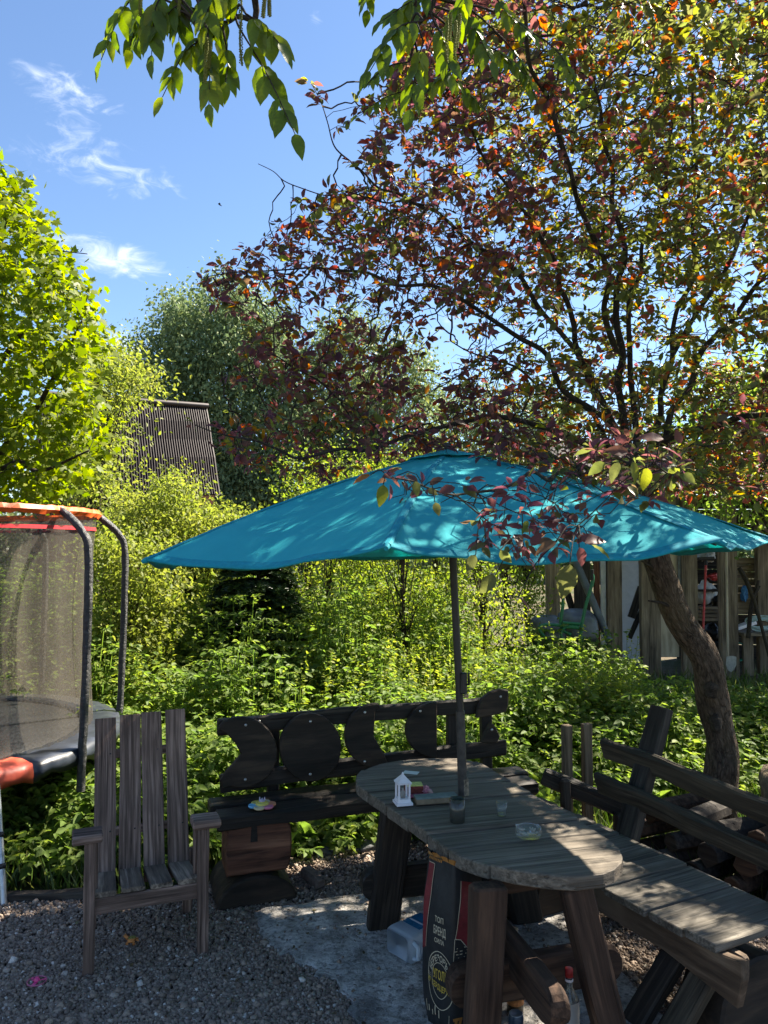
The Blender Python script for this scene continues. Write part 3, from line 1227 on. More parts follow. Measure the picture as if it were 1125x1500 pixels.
table = thing('oval_table', 'oval grey plank table on dark trestle legs under the turquoise umbrella', 'table', T0)
mb = MB()
npl = 9
cuts = [ymin + (ymax - ymin) * k / npl + (random.uniform(-.02, .02) if 0 < k < npl else 0) for k in range(npl + 1)]
for k in range(npl):
    lo, hi = cuts[k] + .006, cuts[k + 1] - .006
    pl = clip(clip(tpoly, (0, lo), (0, 1)), (0, hi), (0, -1))
    dz = random.uniform(-.008, .008)
    # roughen the sawn outer ends
    pl2 = []
    for i in range(len(pl)):
        a, b = pl[i], pl[(i + 1) % len(pl)]
        m = max(1, int(math.hypot(b[0] - a[0], b[1] - a[1]) / .05))
        for q in range(m):
            x, y = a[0] + (b[0] - a[0]) * q / m, a[1] + (b[1] - a[1]) * q / m
            w_ = noise.noise(V((x * 9, y * 9, k))) * .0045
            pl2.append((x + w_, y + (noise.noise(V((x * 7, k, 2))) * .003)))
    tot = .056
    mb.prism(pl2, T_(0, 0, TZ - tot + dz), TX, TY, tot, ch=.005)
mb.build('tabletop', W_TABLE, table)
# legs: near pair, far pair
for (p0, p1, w) in ((D(716, 1290, 3.02), G(703, 1545, 0), .135), (D(842, 1292, 3.02), G(905, 1528, 0), .125),
                    (V((.075, 3.98, .69)), G(560, 1361, 0), .165), (V((.62, 4.14, .69)), V((.76, 4.18, 0)), .165)):
    p0 = V((p0.x, p0.y, .70))
    if w < .15:
        p1 = D(*((704, 1545) if p0.x < .55 else (907, 1530)), 3.03)
    mb = MB()
    mb.timber([p0, V((p1.x, p1.y, .0))], w, .075, up=TY, ch=.012, jit=.004)
    mb.build('leg', W_EDGE if w < .15 else W_CHAR, table)
for yo, m in ((3.125, W_EDGE), (4.075, W_CHAR)):
    c = V((.62, 3.06, 0)) if yo < 3.5 else V((.34, 4.02, 0))
    for (x0, x1, z, hh) in (((-.335, .42, .255, .17) if yo < 3.5 else (-.43, .45, .245, .165)),):
        mb = MB()
        a, b = c + TX * x0 + TY * .165, c + TX * x1 + TY * .165
        mb.timber([V((a.x, a.y, z)), V((b.x, b.y, z))], .075, hh, ch=.014, endr=.07, jit=.004)
        mb.build('cross_bar', m, table)
    a, b = c + TX * -.17 + TY * .10, c + TX * .2 + TY * .10
    mb = MB()
    mb.timber([V((a.x, a.y, .66)), V((b.x, b.y, .66))], .07, .06, ch=.01)
    mb.build('bearer', m, table)
mb = MB()
a, b = V((.625, 2.80, .345)), V((.29, 4.18, .345))
mb.timber([a, b], .072, .155, ch=.014, endr=.08, jit=.004)
mb.build('stretcher', W_EDGE, table)

# ------------------------------------------------------------------ bench on the right
_a, _b = G(832, 1187, .455), G(1125, 1320, .455)
RE = V((_b.x - _a.x, _b.y - _a.y, 0)).normalized()   # along the bench towards the camera
RX = V((-RE.y, RE.x, 0))                              # across it, away from the table
R0 = G(1050, 1387, .455)
R0.z = 0
RW = (_b - R0).dot(RX)
print('bench', RE, RX, R0, RW)


def R_(t, b, z):
    return R0 - RE * t + RX * b + V((0, 0, z))


rb = thing('plank_bench', 'grey plank bench with a leaning two board back on the right', 'bench', R0)
mb = MB()
t_ = 0.0
k = 0
while t_ < 1.72:
    wd = (.165, .185, .25, .15, .155, .15, .17, .16, .17, .17)[k % 10]
    f0 = random.uniform(-.022, .012)
    if k in (0, 1):
        f0 = .0
    z = .452 + random.uniform(-.007, .007)
    mb.timber([R_(t_ + wd / 2, -.0 + f0, z - .016), R_(t_ + wd / 2, RW + .01, z - .016)], wd - .009, .034, ch=.005, jit=.003)
    t_ += wd
    k += 1
mb.build('seat', W_BENCH, rb)
mb = MB()
ap = [(-.085, .428), (-.088, .36), (-.06, .245), (.3, .30), (.75, .30), (1.2, .31), (1.7, .32), (1.7, .415), (0, .418)]
mb.prism(ap, R_(0, .03, 0), -RE, (0, 0, 1), .042, ch=.005, nrm=RX)
mb.build('apron', W_APRON, rb)
mb = MB()
mb.timber([R_(-.04, .115, .36), R_(.3, .115, .37)], .05, .10, ch=.012)
mb.build('bearer', W_APRON, rb)
for (b, pl_, pr_, th_) in ((RW + .17, (884, 1095), (1140, 1193), .122), (RW + .075, (875, 1145), (1140, 1263), .122)):
    mb = MB()
    a, e = PL(*pr_, R_(0, b, 0), RX), PL(*pl_, R_(0, b, 0), RX)
    a = a + (a - e).normalized() * .22
    mb.timber([a, a.lerp(e, .3) + V((0, 0, -.004)), a.lerp(e, .7) + V((0, 0, .008)), e], .045, th_, ch=.012, jit=.006, tilt=.33)
    mb.build('back_board', W_BACK, rb)
for t_, zt in ((1.03, 1.10), (.10, .80)):
    mb = MB()
    mb.timber([R_(t_, RW - .0, .0), R_(t_, RW + .03, .42), R_(t_, RW + .03 + .255 * (zt - .42) / .66 + .02, zt)], .125, .065, up=RE.cross(V((0, 0, 1))), ch=.008, jit=.004)
    mb.build('back_post', W_DARK if t_ > .5 else W_LOG, rb)
# splayed supports with a half log behind them
for t0 in (.17, 1.34):
    for dt in (0, .16):
        mb = MB()
        mb.timber([R_(t0 + dt + .02, -.09, .0), R_(t0 + dt - .06, .12, .33)], .10, .06, up=RX, ch=.008, jit=.003)
        mb.build('brace', W_CHAR if dt else W_BACK, rb)
    mb = MB()
    half = [(.34 - .24 * math.cos(PI * k / 14), .31 * math.sin(PI * k / 14) ** .7) for k in range(15)]
    mb.prism(half, R_(t0 - .1, 0, -.01), RX, (0, 0, 1), .22, ch=.012, nrm=-RE)
    mb.build('foot_log', W_SLICE, rb)

# stakes, low rail and firewood behind the right bench
for k, (px, top, yy) in enumerate(((830, 1062, 4.98), (859, 1060, 5.02))):
    p = D(px, top, yy)
    mb = MB()
    mb.timber([V((p.x, p.y, 0)), p], .058, .05, up=(.3, -1, 0), ch=.004)
    tag(mb.build('square_stake', W_STAKE, loc=(p.x, p.y, 0)),
        ('left' if k == 0 else 'right') + ' one of two square wooden stakes standing behind the right bench', 'stake', 'two square stakes behind the bench')
p, q = D(795, 1136, 4.86), D(925, 1190, 4.72)
mb = MB()
mb.timber([p, q], .07, .105, ch=.014, jit=.006)
lr = mb.build('low_rail', W_CHAR, loc=(p.x, p.y, 0))
tag(lr, 'low charred rail between the two stakes and the right bench', 'rail')
for px, yy in ((828, 4.76), (905, 4.70)):
    a = D(px, 1135, yy)
    mb = MB()
    mb.timber([V((a.x, a.y, 0)), V((a.x, a.y, .58 if px < 850 else .4))], .062, .05, up=(.3, -1, 0), ch=.012)
    mb.build('post', W_CHAR, lr)
pile = []
for k in range(16):
    row, col_ = divmod(k, 6)
    a = V((1.42 + col_ * .145 + row * .07, 4.82 - col_ * .17 + random.uniform(-.04, .04), .075 + row * .125))
    dr = V((.82, .5 + random.uniform(-.2, .2), random.uniform(-.04, .04))).normalized()
    mb = MB()
    r = random.uniform(.06, .08)
    pr = [(r * math.cos(x), r * math.sin(x)) for x in (-.2, .5, 1.1, 1.7, 2.4, 3.3, 4.6)]
    sd = dr.cross(V((0, 0, 1))).normalized()
    mb.prism(pr, a + V((.1, .1, 0)), sd, sd.cross(dr), random.uniform(.36, .5), ch=.006, nrm=dr)
    lab = ('dark split firewood log in the low pile behind the right bench')
    tag(mb.build('firewood_log', W_DARK if k % 3 else W_EDGE, loc=a), lab, 'firewood', 'split logs behind the right bench')
# big gnarled stump
c = V((2.52, 4.62, 0))
mb = MB()
vs, fs, gs = [], [], []
n = 28
H = [0, .12, .3, .48, .58, .635, .66, .655]
R = [.34, .29, .26, .27, .275, .25, .17, .0]
for i, h in enumerate(H):
    for j in range(n):
        a = 2 * PI * j / n
        k = 1 + .16 * noise.noise(V((math.cos(a) * 1.6, math.sin(a) * 1.6, h * 3))) + .07 * noise.noise(V((math.cos(a) * 5, math.sin(a) * 5, h * 6)))
        vs.append(c + V((math.cos(a) * R[i] * k, math.sin(a) * R[i] * k, h + (.03 * noise.noise(V((math.cos(a) * 2, math.sin(a) * 2, 8))) if i > 3 else 0))))
        gs.append((h, math.cos(a) * R[i], math.sin(a) * R[i]))
for i in range(len(H) - 1):
    for j in range(n):
        fs.append((i * n + j, i * n + (j + 1) % n, i * n + n + (j + 1) % n, i * n + n + j))
mb.add(vs, fs, gs, 0, True)
tag(mb.build('tree_stump', STUMPM, loc=c), 'pale gnarled tree stump beside the leaning trunk behind the right bench', 'stump')
# ------------------------------------------------------------------ umbrella
UB = G(680, 1165, TZ)
UC = V((.325, 3.90, 2.475))
umb = thing('garden_umbrella', 'large turquoise garden umbrella on a black pole through the table', 'umbrella', (UB.x, UB.y, 0))
udir = (UC - UB).normalized()


def rimz(a):
    return 1.978 + .055 * math.cos(a - math.radians(330)) + .012 * math.sin(a * 3 + 1)


UR = 1.52
A0 = math.radians(213)
NP = 8


def canopy_pt(a, r, s=None):
    """a measured from the first rib in panels (0..8), r 0 apex .. 1 rim"""
    i = int(math.floor(a)) % NP
    f = a - math.floor(a)
    a0, a1 = A0 + i * 2 * PI / NP, A0 + (i + 1) * 2 * PI / NP
    def rib(an):
        z = rimz(an)
        return V((UC.x + math.cos(an) * UR * r, UC.y + math.sin(an) * UR * r, UC.z - (UC.z - z) * (r ** 1.06) + .03 * math.sin(PI * r)))
    p = rib(a0).lerp(rib(a1), f)
    w = 4 * f * (1 - f)
    sag = (.050 + .018 * math.sin(i * 2.3)) * r ** 1.6 * w
    wr = .016 * r * noise.noise(V((a * 3.1, r * 2.2, 4))) + .007 * r * math.sin(f * 17 + i * 2 + r * 5) * max(0, r - .3) + .012 * r * abs(noise.noise(V((f * 5 + r * 3 + i * 7, r * 4 - f * 2, 9)))) - .010 * w * math.exp(-((r - .80 - .05 * math.sin(f * 3 + i)) / .035) ** 2)
    p.z -= sag + wr * (1 if 0 < f < 1 else .3)
    k = 1 - .035 * r ** 6 * w
    p.x = UC.x + (p.x - UC.x) * k
    p.y = UC.y + (p.y - UC.y) * k
    return p


def cloth(r0, r1, nr, ns, th, name, mat, parent, lift=0.0, pans=range(NP)):
    mb = MB()
    for i in pans:
        top, bot = [], []
        for a in range(nr + 1):
            r = r0 + (r1 - r0) * a / nr
            for b in range(ns + 1):
                f = min(.99999, b / ns)
                p = canopy_pt(i + f, max(r, .001)) + V((0, 0, lift))
                top.append(p)
                bot.append(p - V((0, 0, th)))
        n = len(top)
        vs = top + bot
        gs = [(p.x, p.y, p.z) for p in vs]
        fs = []
        w = ns + 1
        for a in range(nr):
            for b in range(ns):
                q = a * w + b
                fs.append((q, q + w, q + w + 1, q + 1))
                fs.append((n + q, n + q + 1, n + q + w + 1, n + q + w))
        for b in range(ns):
            q = nr * w + b
            fs.append((q, n + q, n + q + 1, q + 1))
        mb.add(vs, fs, gs, 0, True)
    return mb.build(name, mat, parent)


can = cloth(.0, 1.0, 34, 22, .0022, 'canopy', CANOPY, umb)
cloth(.0, .15, 4, 6, .002, 'vent_cap', CANOPY, can, .018)
cloth(.975, 1.003, 2, 16, .007, 'hem', SEAM, can, .0022)
for i in range(NP):
    mb = MB()
    vs, fs = [], []
    for a in range(25):
        r = .03 + .97 * a / 24
        p = canopy_pt(i, r)
        an = A0 + i * 2 * PI / NP
        sd = V((-math.sin(an), math.cos(an), 0))
        for o_, h in ((-.016, -.001), (-.007, .0045), (.007, .0045), (.016, -.001)):
            vs.append(p + sd * o_ + V((0, 0, h + .001 * math.sin(a * 2.1 + i))))
    for a in range(24):
        for b in range(3):
            q = a * 4 + b
            fs.append((q, q + 1, q + 5, q + 4))
    mb.add(vs, fs, None, 0, False)
    mb.build('seam', SEAM, can)
    mb = MB()
    p0, p1 = canopy_pt(i, .965), canopy_pt(i, 1.0)
    dr = (p1 - p0).normalized()
    mb.tube([p0 - V((0, 0, .008)), p1 - V((0, 0, .006)), p1 + dr * .016 - V((0, 0, .006))], [.011, .012, .008], 8)
    mb.build('rib_tip', SEAM, can)
    mb = MB()
    mb.tube([canopy_pt(i, r) - V((0, 0, .018)) for r in (.03, .3, .6, .985)], .007, 6)
    rb_ = mb.build('rib', BLACKM, umb)
    mb = MB()
    mb.tube([UC - udir * .42, canopy_pt(i, .52) - V((0, 0, .025))], .006, 6)
    mb.build('strut', BLACKM, rb_)
mb = MB()
mb.lathe([(.0, -.05), (.036, -.05), (.036, .0), (.0, .0)], UC - udir * .40, udir, 14)
mb.build('runner', BLACKM, umb)
mb = MB()
mb.tube([UB + udir * .42, UC + udir * .05], .019, 14)
mb.lathe([(.0, .03), (.02, .03), (.016, .042), (0, .045)], UC, udir, 12)
pole = mb.build('pole', BLACKM, umb)
POLEG = m_plain('grey_worn_pole', (.06, .052, .046), .6, .4, .2, .4, 30)
TAPE = m_plain('flaking_pale_tape', (.26, .20, .14), .8, .2, 0, .7, 55)
mb = MB()
mb.tube([V((UB.x + .012, UB.y, 0.02)), UB + udir * .42], .023, 14)
mb.build('lower_pole', POLEG, umb)
mb = MB()
mb.tube([UB + udir * .003, UB + udir * .03, UB + udir * .06, UB + udir * .085], [.0255, .0262, .0252, .0256], 14, .05)
mb.build('tape_wrap', TAPE, umb)
mb = MB()
q = UB + udir * .56
mb.timber([q + V((.022, -.01, -.05)), q + V((.022, -.01, .055))], .032, .04, up=(0, -1, 0), ch=.006)
mb.tube([q + V((.03, -.02, .0)), q + V((.045, -.045, .0)), q + V((.045, -.045, .06))], .006, 8)
ck = mb.build('crank', BLACKM, umb)
mb = MB()
mb.lathe([(0, 0), (.011, 0), (.011, .016), (0, .018)], q + V((.03, -.035, -.055)), (.3, -1, 0), 10)
mb.build('crank_knob', CORK, ck)
mb = MB()
mb.lathe([(.0, 0), (.2, 0), (.2, .03), (.06, .05), (.03, .12), (0, .12)], V((UB.x + .012, UB.y, .017)), n=20)
mb.build('base', BLACKM, umb)

# ------------------------------------------------------------------ things on the table
tz = TZ + .0055
c = G(590, 1177, tz)
lan = thing('toy_lantern', 'small white plastic toy lantern standing on the oval table', 'lantern', c)
fx, fy = TX, TY
mb = MB()
for (h0, h1, w0, w1) in ((.0, .012, .040, .040), (.012, .028, .034, .030)):
    vs = [c + fx * (sx * w) + fy * (sy * w) + V((0, 0, h)) for h, w in ((h0, w0), (h1, w1)) for sx, sy in ((-1, -1), (1, -1), (1, 1), (-1, 1))]
    mb.add(vs, [(3, 2, 1, 0), (4, 5, 6, 7)] + [(k, (k + 1) % 4, 4 + (k + 1) % 4, 4 + k) for k in range(4)])
mb.build('base', WHITEP, lan)
for sx, sy in ((-1, -1), (1, -1), (1, 1), (-1, 1)):
    mb = MB()
    q = c + fx * (.026 * sx) + fy * (.026 * sy)
    mb.timber([q + V((0, 0, .028)), q + V((0, 0, .098))], .009, .009, up=fy, ch=.001, jit=0)
    mb.build('post', WHITEP, lan)
mb = MB()
for (h0, h1, w0, w1) in ((.098, .106, .034, .036), (.106, .138, .034, .006)):
    vs = [c + fx * (sx * w) + fy * (sy * w) + V((0, 0, h)) for h, w in ((h0, w0), (h1, w1)) for sx, sy in ((-1, -1), (1, -1), (1, 1), (-1, 1))]
    mb.add(vs, [(3, 2, 1, 0), (4, 5, 6, 7)] + [(k, (k + 1) % 4, 4 + (k + 1) % 4, 4 + k) for k in range(4)])
mb.lathe([(.004, .136), (.006, .144), (0, .152)], c, n=8)
mb.build('roof', WHITEP, lan)
mb = MB()
mb.lathe([(.0, .028), (.011, .028), (.012, .055), (.005, .062), (.006, .072), (0, .076)], c, n=10)
mb.build('candle', LABELW, lan)


def slab_box(o, ax, ay, w, d, h, ch=.003):
    mb = MB()
    mb.prism([(-w / 2, -d / 2), (w / 2, -d / 2), (w / 2, d / 2), (-w / 2, d / 2)], o, ax, ay, h, ch=ch)
    return mb


c = G(612, 1164, tz)
tray = slab_box(c, V((.99, .1, 0)), V((-.1, .99, 0)), .155, .10, .012).build('flat_box', PINKT, loc=c)
tag(tray, 'flat pink and white box lying under the red and yellow packs', 'box')
c2 = G(606, 1160, tz + .012)
pk = thing('card_pack', 'dark red cardboard pack with a yellow top beside the toy lantern', 'pack', c2)
slab_box(c2, V((.99, .12, 0)), V((-.12, .99, 0)), .088, .062, .036).build('carton', REDC, pk)
slab_box(c2 + V((0, 0, .036)), V((.99, .12, 0)), V((-.12, .99, 0)), .086, .06, .005, .001).build('lid', YELLOWP, pk)
c3 = G(623, 1160, tz + .012)
mb = MB()
mb.stone(c3 + V((0, 0, .014)), .022, (1.1, .8, .7), 2, .7, smooth=False, fr=2.2)
tag(mb.build('foil_wrapper', PINKC, loc=c3), 'crumpled pink foil wrapper beside the red and yellow pack', 'wrapper')
c = G(638, 1175, tz)
bx = thing('slim_case', 'slim grey green case with tan sides lying near the umbrella pole', 'case', c)
slab_box(c, V((.975, .22, 0)), V((-.22, .975, 0)), .205, .055, .026).build('tray', TANP, bx)
slab_box(c + V((0, 0, .026)), V((.975, .22, 0)), V((-.22, .975, 0)), .207, .057, .009, .001).build('lid', GREYBOX, bx)
c = G(602, 1132, tz)
tag(slab_box(c, V((.95, -.3, 0)), V((.3, .95, 0)), .085, .055, .002, .0005).build('white_card', PAPER, loc=c), 'small blank white card lying at the far end of the table', 'card')


def tumbler(name, c, r0, r1, h, th, mat, label, fill=None, fm=None, base=.008):
    t = thing(name, label, 'glass', c)
    mb = MB()
    mb.lathe([(0, 0), (r0, 0), (r1, h), (r1 - th, h), (r0 - th, base), (0, base)], c, n=24)
    mb.build('vessel', mat, t)
    if fill:
        mb = MB()
        rr = r0 - th - .001
        mb.lathe([(0, base + .001), (rr, base + .001), (rr + .001, fill), (0, fill)], c, n=20)
        mb.build('contents', fm, t)
    return t


c = G(670, 1204, tz)
tb = tumbler('smoked_tumbler', c, .034, .036, .105, .004, GLASSD, 'tall smoked glass tumbler with butts in it near the umbrella pole', .016, m_plain('wet_ash', (.02, .018, .016), .5))
mb = MB()
for k in range(5):
    a = k * 1.3
    q = c + V((math.cos(a) * .013, math.sin(a) * .013, .022))
    mb.tube([q, q + V((math.cos(a + 1.7) * .018, math.sin(a + 1.7) * .018, .008))], .004, 6)
mb.build('cigarette_butt', PAPER, tb)
WATER = m_glass('clear_water', (.85, .92, .95), alpha=.1)
c = G(735, 1196, tz)
tumbler('shot_glass', c, .020, .026, .066, .0025, GLASS, 'small clear shot glass with a little water on the table', .014, WATER, .006)
c = G(774, 1224, tz)
ash = thing('glass_ashtray', 'round clear glass ashtray with butts beside the sunlit table end', 'ashtray', c)
mb = MB()
mb.lathe([(0, 0), (.052, 0), (.056, .004), (.056, .032), (.053, .035), (.047, .033), (.044, .012), (0, .010)], c, n=30)
mb.build('bowl', GLASS, ash)
mb = MB()
for k in range(7):
    a = k * 2.2
    q = c + V((math.cos(a) * .022, math.sin(a) * .022, .017 + .002 * (k % 3)))
    mb.tube([q, q + V((math.cos(a + 1.1) * .026, math.sin(a + 1.1) * .026, .004))], .0038, 6)
mb.build('cigarette_butt', m_plain('cigarette_paper', (.42, .36, .3), .8), ash)
mb = MB()
for k in range(3):
    a = k * 2.09 + .5
    q = c + V((math.cos(a) * .052, math.sin(a) * .052, .0345))
    mb.timber([q - V((math.cos(a) * .008, math.sin(a) * .008, 0)), q + V((math.cos(a) * .006, math.sin(a) * .006, 0))], .011, .006, ch=.001, jit=0)
mb.build('rest_notch', GLASS, ash)

# ------------------------------------------------------------------ charcoal sack
SK = V((.27, 3.30, 0.016))
sack = thing('charcoal_sack', 'black and red paper charcoal sack leaning behind the near table leg', 'sack', SK)
PA, PB, PC = V((.165, 3.31, 0)), V((.272, 3.185, 0)), V((.40, 3.235, 0))
LA, LB = (PB - PA).length, (PC - PB).length
BACKS = [V((.415, 3.36, 0)), V((.30, 3.43, 0)), V((.19, 3.40, 0))]
SH = .685


def sack_pt(s, h):
    """s runs 0..LA over the left face, LA..LA+LB over the right face; h is height"""
    f = h / SH
    if s <= LA:
        q = PA.lerp(PB, s / LA)
        n = V((-.76, -.65, 0))
        w = math.sin(PI * s / LA)
    else:
        q = PB.lerp(PC, (s - LA) / LB)
        n = V((.37, -.93, 0))
        w = math.sin(PI * (s - LA) / LB)
    b = .014 * w * math.sin(PI * min(1, f * 1.1)) + .006 * noise.noise(V((s * 22, h * 7, 2))) - .012 * w * max(0, f - .75)
    mid = V((.29, 3.31, 0))
    k = 1 + .05 * math.sin(PI * f) - .16 * max(0, .14 - f) / .14 - (.10 * max(0, f - .7) / .3)
    q = mid + (q - mid) * k + n * b
    return V((q.x + .01 * f, q.y, SK.z + h)), n


mb = MB()
SS = [LA * k / 9 for k in range(10)] + [LA + LB * k / 9 for k in range(1, 10)]
HS = [SH * k / 22 for k in range(23)]
vs, fs = [], []
n = len(SS) + 3
for h in HS:
    for s in SS:
        vs.append(sack_pt(s, h)[0])
    f = h / SH
    for q in BACKS:
        mid = V((.29, 3.31, 0))
        k = 1 - .16 * max(0, .14 - f) / .14 - (.25 * max(0, f - .7) / .3)
        p = mid + (q - mid) * k
        vs.append(V((p.x, p.y, SK.z + h)))
for i in range(len(HS) - 1):
    for j in range(n):
        fs.append((i * n + j, i * n + (j + 1) % n, i * n + n + (j + 1) % n, i * n + n + j))
fs.append(tuple(range(n - 1, -1, -1)))
mb.add(vs, fs, None, 0, True)
body = mb.build('paper_body', BAGBLK, sack)


def sack_patch(name, poly, mat, lift, nsub=3):
    """flat printed area: polygon in (s, h), subdivided so that it follows the paper"""
    mb = MB()
    ss = [p[0] for p in poly]
    hs = [p[1] for p in poly]
    ns, nh = 10, 18
    s0, s1, h0, h1 = min(ss), max(ss), min(hs), max(hs)
    for a in range(ns):
        for b in range(nh):
            lo_s, hi_s = s0 + (s1 - s0) * a / ns, s0 + (s1 - s0) * (a + 1) / ns
            lo_h, hi_h = h0 + (h1 - h0) * b / nh, h0 + (h1 - h0) * (b + 1) / nh
            c = clip(clip(clip(clip(poly, (lo_s, 0), (1, 0)), (hi_s, 0), (-1, 0)), (0, lo_h), (0, 1)), (0, hi_h), (0, -1))
            if len(c) > 2:
                v = []
                for q in c:
                    p, nn = sack_pt(q[0], q[1])
                    v.append(p + nn * lift)
                mb.add(v, [tuple(range(len(v)))], None, 0, True)
    return mb.build(name, mat, body)


def sack_line(mb, pts, w=.0016, lift=.0032):
    for i in range(len(pts) - 1):
        a, b = V(pts[i]), V(pts[i + 1])
        m = max(1, int((b - a).length / .02))
        for k in range(m):
            u, v = a.lerp(b, k / m), a.lerp(b, (k + 1) / m)
            d = (v - u).normalized()
            o = V((-d.y, d.x)) * w
            q = []
            for e in (u - o, v - o, v + o, u + o):
                p, nn = sack_pt(e.x, e.y)
                q.append(p + nn * lift)
            mb.add(q, [(0, 1, 2, 3)])


sack_patch('red_panel', [(.0, .30), (.028, .32), (.05, .66), (.012, .66), (.002, .5)], BAGRED, .0018)
sack_patch('red_panel', [(LA + .002, .20), (LA + .11, .235), (LA + .105, .60), (LA + .036, .62), (LA + .032, .56), (LA + .018, .44), (LA + .003, .36)], BAGRED, .0018)
sack_patch('shield_patch', [(LA + .002, .30), (LA + .038, .275), (LA + .058, .30), (LA + .058, .36), (LA + .03, .395), (LA + .006, .40)], BAGBLK, .0030)


def text_mesh(body_, size, extr=0.0):
    cu = bpy.data.curves.new('lettering', 'FONT')
    cu.body = body_
    cu.size = size
    cu.align_x = 'CENTER'
    cu.offset = size * .02
    ob = bpy.data.objects.new('lettering', cu)
    COL.objects.link(ob)
    dg = bpy.context.evaluated_depsgraph_get()
    dg.update()
    me = bpy.data.meshes.new_from_object(ob.evaluated_get(dg))
    vs = [V(v.co) for v in me.vertices]
    fs = [tuple(p.vertices) for p in me.polygons]
    bpy.data.objects.remove(ob)
    bpy.data.curves.remove(cu)
    bpy.data.meshes.remove(me)
    return vs, fs


def sack_text(mb, txt, size, fn, lift=.0036):
    vs, fs = text_mesh(txt, size)
    out = []
    for v in vs:
        s, h = fn(v.x, v.y)
        p, nn = sack_pt(s, h)
        out.append(p + nn * lift)
    mb.add(out, fs)


EC, EHh, ER = LA * .66, .215, .066          # emblem centre on the left face


def ring(mb, r, w=.0016, a0=0, a1=360, cx=EC, cy=EHh, ky=1.75):
    pts = [(cx + r * math.cos(math.radians(a0 + (a1 - a0) * k / 40)), cy + r * ky * math.sin(math.radians(a0 + (a1 - a0) * k / 40))) for k in range(41)]
    sack_line(mb, pts, w)


def lettering(name, mat, fill):
    mb = MB()
    fill(mb)
    return mb.build(name, mat, body)


def f_cream(mb):
    ring(mb, ER)
    ring(mb, ER * .62, .0013)
    vs, fs = text_mesh('БЕРЕЗОВЫЙ', .03)
    wtot = max(v.x for v in vs) - min(v.x for v in vs)
    out = []
    for v in vs:
        a = PI / 2 - v.x / wtot * 2.4
        r = ER * .68 + v.y * .65
        p, nn = sack_pt(EC + r * math.cos(a), EHh + r * 1.75 * math.sin(a))
        out.append(p + nn * .0036)
    mb.add(out, fs)
    sack_text(mb, 'ТОП', .03, lambda x, y: (EC - .006 + x * .7, .445 + y * 1.0))
    sack_text(mb, 'БРЕНД', .034, lambda x, y: (EC - .004 + x * .55, .395 + y * 1.3))
    sack_text(mb, 'СИЛА', .022, lambda x, y: (EC - .004 + x * .8, .362 + y * 1.1))
    for k in range(3):
        for sg in (-1, 1):
            sack_line(mb, [(EC + sg * ER * .75, EHh - .008 + k * .009), (EC + sg * ER * .98, EHh - .008 + k * .009 - .004 * sg)], .0011)
    sack_line(mb, [(LA + .002, .30), (LA + .038, .275), (LA + .058, .30), (LA + .058, .36), (LA + .03, .395), (LA + .006, .40), (LA + .002, .30)], .0013)
    sack_line(mb, [(LA + .034, .62), (LA + .030, .55), (LA + .016, .44), (LA + .008, .40)], .0013)
    sack_line(mb, [(.028, .32), (.05, .66), (.012, .66)], .0013)
    for k in range(14):
        sack_line(mb, [(LA + .088, .235 + k * .019), (LA + .098, .242 + k * .019)], .0017)
    for k in range(5):
        sack_line(mb, [(.020 + k * .019, .055 + .008 * (k % 2)), (.026 + k * .019, .105 - .012 * (k % 3))], .0024)
    sack_line(mb, [(LA - .012, .02), (LA - .012, .09)], .001)
    for k, w in enumerate((.018, .026, .02, .012)):
        sack_line(mb, [(LA + .032 - w, .362 - k * .012), (LA + .032 + w, .366 - k * .012)], .0017)


def f_yellow(mb):
    sack_text(mb, 'УГОЛЬ', .042, lambda x, y: (EC + .002 + x * .50, EHh + .004 + y * 1.25))
    sack_text(mb, 'ИЗ СЕРДЦЕВИНЫ', .026, lambda x, y: (EC + x * .60, EHh - .038 + y * 1.2 - x * .12))


def f_orange(mb):
    for k in range(9):
        sack_line(mb, [(.012 + k * .009, .672), (.016 + k * .009, .684)], .0026)
    sack_line(mb, [(LA + .022, .305), (LA + .042, .31)], .007)
    for c0 in (LA + .012, LA + .03):
        sack_line(mb, [(c0, .035), (c0 + .006, .075)], .006)
    sack_line(mb, [(LA + .004, .075), (LA + .042, .08)], .007)


lettering('cream_lettering', INKC, f_cream)
lettering('yellow_lettering', INKY, f_yellow)
lettering('orange_print', INKO, f_orange)
# torn crumpled mouth
mb = MB()
vs, fs = [], []
for k, s in enumerate(SS):
    p, nn = sack_pt(s, SH)
    vs.append(p - V((0, 0, .004)))
    vs.append(p + V((.01 * math.sin(k * 2.1), .012 * math.cos(k * 1.7), .012 + .012 * math.sin(k * 4.3))))
for k in range(len(SS) - 1):
    fs.append((2 * k, 2 * k + 2, 2 * k + 3, 2 * k + 1))
mb.add(vs, fs)
mb.build('torn_mouth', INKO, sack)
mb = MB()
for k in range(40):
    q = V((.29 + random.uniform(-.06, .07), 3.32 + random.uniform(-.05, .05), SK.z + .58 + random.uniform(-.03, .03)))
    mb.stone(q, random.uniform(.016, .03), (1, .8, .7), 1, .5, smooth=False)
mb.build('charcoal', BLACKM, sack)

